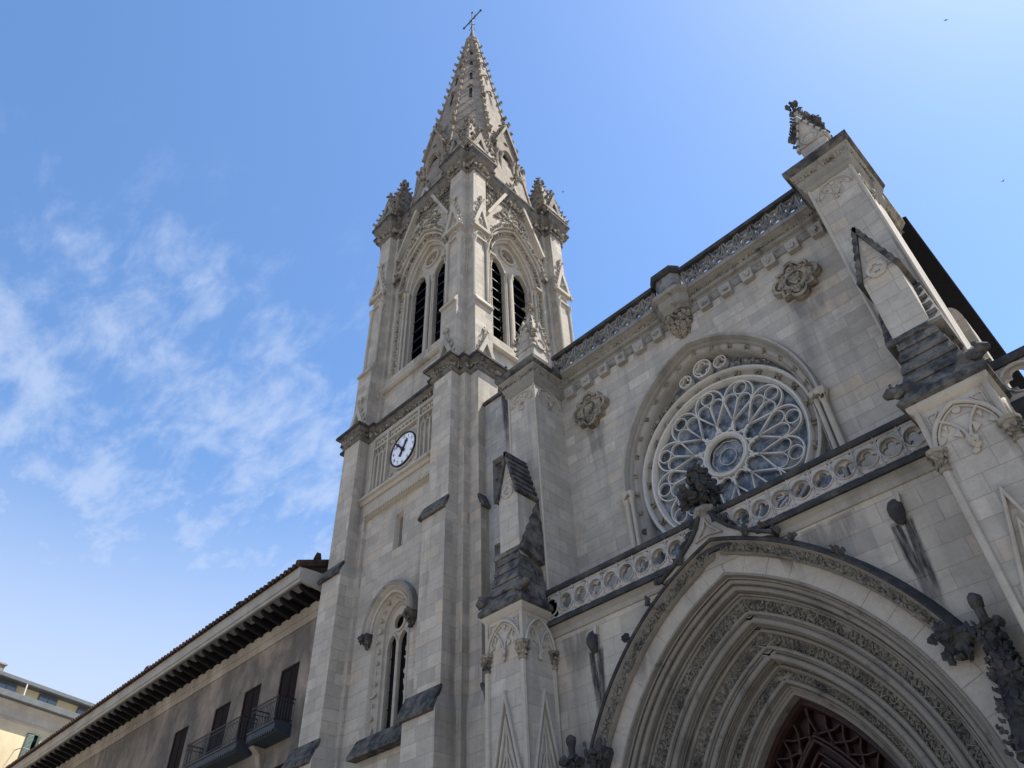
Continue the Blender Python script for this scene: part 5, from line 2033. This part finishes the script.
# balconies
for (u0_, u1_) in ((-3.10, -1.22), (-8.2, -3.85)):
    D0, D1 = WD, WD + .68
    mb = MB(HF)
    mb.prism([(D0, 10.72), (D1 - .12, 10.80), (D1 - .02, 10.88), (D1, 10.90), (D1, 11.08), (D1 + .04, 11.10), (D1 + .04, 11.16), (D0, 11.16)], u0_, u1_)
    for i in range(int((u1_ - u0_) / .15)):
        mb.box(u0_ + .05 + i * .15, u0_ + .12 + i * .15, D1 - .03, D1 + .025, 10.80, 10.88)
    blc = hpart(mb, 'balcony', 'slab')
    mb = MB(HF)
    for z in (11.26, 11.86, 12.02):
        r = .028 if z > 12 else .017
        mb.tube([(u0_ + .03, D0, z), (u0_ + .03, D1, z), (u1_ - .03, D1, z), (u1_ - .03, D0, z)], r, 5)
    n = int((u1_ - u0_) / .115)
    for i in range(n + 1):
        u = u0_ + .03 + (u1_ - u0_ - .06) * i / n
        mb.tube([(u, D1, 11.14), (u, D1, 12.02)], .0125, 4)
    for uu_ in (u0_ + .03, u1_ - .03):
        for i in range(6):
            d = D0 + (D1 - D0) * i / 6
            mb.tube([(uu_, d, 11.14), (uu_, d, 12.02)], .0125, 4)
    hpart(mb, 'railing', 'iron', blc)
    for uu_ in ((u0_ - .05,) if u1_ > -2 else ()):
        mb = MB(HF)
        mb.prism([(D0, 9.95), (D0 + .12, 10.1), (D0 + .22, 10.5), (D1 - .15, 10.74), (D0, 10.72)], uu_, uu_ + .30)
        hpart(mb, 'bracket', 'band', blc)

# ------------------------------------------------------------------ the yellow house at the end of the street
YX = Vector((-0.2664, 0.9639, 0)).normalized()
YN = Vector((YX.y, -YX.x, 0))
YF = Frame(Vector((-62.2, 12.4, 0)), YX, YN)
YH = thing('apartment_block', (-62.2, 14, 0), 'pale yellow rendered apartment block with green shutters and flat roof storey beyond the townhouse', 'building')


def ypart(mb, name, mat, parent=YH, **kw):
    return mb.build(name, mat, parent, **kw)


mb = MB(YF)
mb.box(-14, 30, -12, 0, 0, 21.32)
ypart(mb, 'wall', 'yellow')
mb = MB(YF)
mb.prism([(-.2, 21.3), (.03, 21.3), (.05, 21.42), (.12, 21.46), (.22, 21.9), (.5, 22.34), (-.2, 22.36)], -14, 30)
ypart(mb, 'cornice', 'ygrey')
mb = MB(YF)
mb.prism([(-.5, 22.33), (.75, 22.36), (.80, 22.42), (.80, 22.78), (.62, 22.86), (-.5, 22.9)], -14, 30)
ypart(mb, 'gutter', 'gutter')
mb = MB(YF)
mb.box(-14, 30, -11, -.6, 22.8, 24.0)
ypart(mb, 'attic_wall', 'yellow')
mb = MB(YF)
mb.prism([(-12, 24.7), (-12, 24.0), (.10, 23.80), (.14, 23.85), (.14, 24.08)], -14.5, 30.5)
ypart(mb, 'roof', 'gutter')
for u in (-2.1, 1.2, 4.5, 7.75, 11.0, 14.3):
    mb = MB(YF)
    mb.box(u - .76, u + .76, -.62, -.55, 22.9, 23.78)
    wf = ypart(mb, 'attic_window', 'gutter')
    mb = MB(YF)
    for q in (-.36, .36):
        mb.box(u + q - .33, u + q + .33, -.56, -.52, 22.94, 23.73)
    ypart(mb, 'pane', 'pane', wf)
for u in (-4.85, -.30, 4.15, 8.8, 13.4):
    for zt in (20.88, 17.3, 13.8):
        mb = MB(YF)
        mb.box(u - .5, u + .5, 0, .02, zt - 2.0, zt)
        wf = ypart(mb, 'window', 'dark')
        for q, a_ in ((-1, .12), (1, .65)):
            mb = MB(YF)
            e0, e1 = u + q * .52, u + q * (.52 - .50 * math.cos(a_))
            mb.loft([[mb.P(e0, .03, z), mb.P(e1, .03 + .5 * math.sin(a_), z), mb.P(e1, .07 + .5 * math.sin(a_), z), mb.P(e0, .07, z)] for z in (zt - 2.0, zt)], True, True, True)
            for i in range(22):
                z = zt - 1.93 + i * .085
                mb.loft([[mb.P(e0 + (e1 - e0) * t, .075 + .5 * math.sin(a_) * t, z), mb.P(e0 + (e1 - e0) * t, .095 + .5 * math.sin(a_) * t, z), mb.P(e0 + (e1 - e0) * t, .075 + .5 * math.sin(a_) * t, z + .05)] for t in (.08, .92)], True, True, True)
            ypart(mb, 'shutter', 'shutter', wf)
        if zt > 20:
            mb = MB(YF)
            mb.box(u - 1.0, u + 1.0, 0, .9, zt - 2.35, zt - 2.2)
            bl = ypart(mb, 'balcony', 'gutter')
            mb = MB(YF)
            mb.tube([(u - .95, 0, zt - 1.25), (u - .95, .85, zt - 1.25), (u + .95, .85, zt - 1.25), (u + .95, 0, zt - 1.25)], .03, 5)
            for i in range(13):
                mb.tube([(u - .95 + i * .158, .85, zt - 2.2), (u - .95 + i * .158, .85, zt - 1.25)], .014, 4)
            ypart(mb, 'railing', 'gutter', bl)
mb = MB(YF)
mb.tube([(2.3, .09, 22.8), (2.25, .09, 23.9)], .05, 6)
ypart(mb, 'drainpipe', 'white')
mb = MB(YF)
mb.box(-.2, .75, -1.6, -.9, 24.0, 24.9)
mb.box(-.3, .85, -1.7, -.8, 24.9, 25.0)
ypart(mb, 'chimney', 'band')

# ------------------------------------------------------------------ birds
def pix(px, py, dist):
    d = fw + (px - 512) / 757.61 * rr - (py - 384) / 757.61 * uu
    return Vector((0, 0, 1.6)) + d.normalized() * dist


rg = random.Random(2)
for px_, py_, lab, yaw in ((563, 192, 'tiny dark bird in flight just right of the bell tower top', .4), (1003, 181, 'tiny dark bird in flight far right, out beyond the nave roof', 1.2), (946, 20, 'tiny dark bird flying near the top right corner of the sky', 2.1)):
    p = pix(px_, py_, 75)
    mb = MB()
    mb.tube([(-.16, 0, 0), (-.05, 0, .01), (.08, 0, .015), (.17, 0, .0)], [.012, .04, .045, .015], 7)
    for q in (-1, 1):
        mb.loft([[(.07, q * .02, .03), (-.03, q * .02, .03), (-.03, q * .02, .015), (.07, q * .02, .015)], [(.06, q * .13, .07), (-.03, q * .13, .07), (-.03, q * .13, .06), (.06, q * .13, .06)], [(-.04, q * .27, .05), (-.07, q * .27, .05), (-.07, q * .27, .045), (-.04, q * .27, .045)]], True, True, True)
    o = mb.build('bird', 'bird')
    o.location = p
    o.rotation_euler = (.2, .1, yaw)
    o.scale = (.62, .62, .62)
    o['label'] = lab
    o['category'] = 'bird'
    o['group'] = 'birds in the sky'
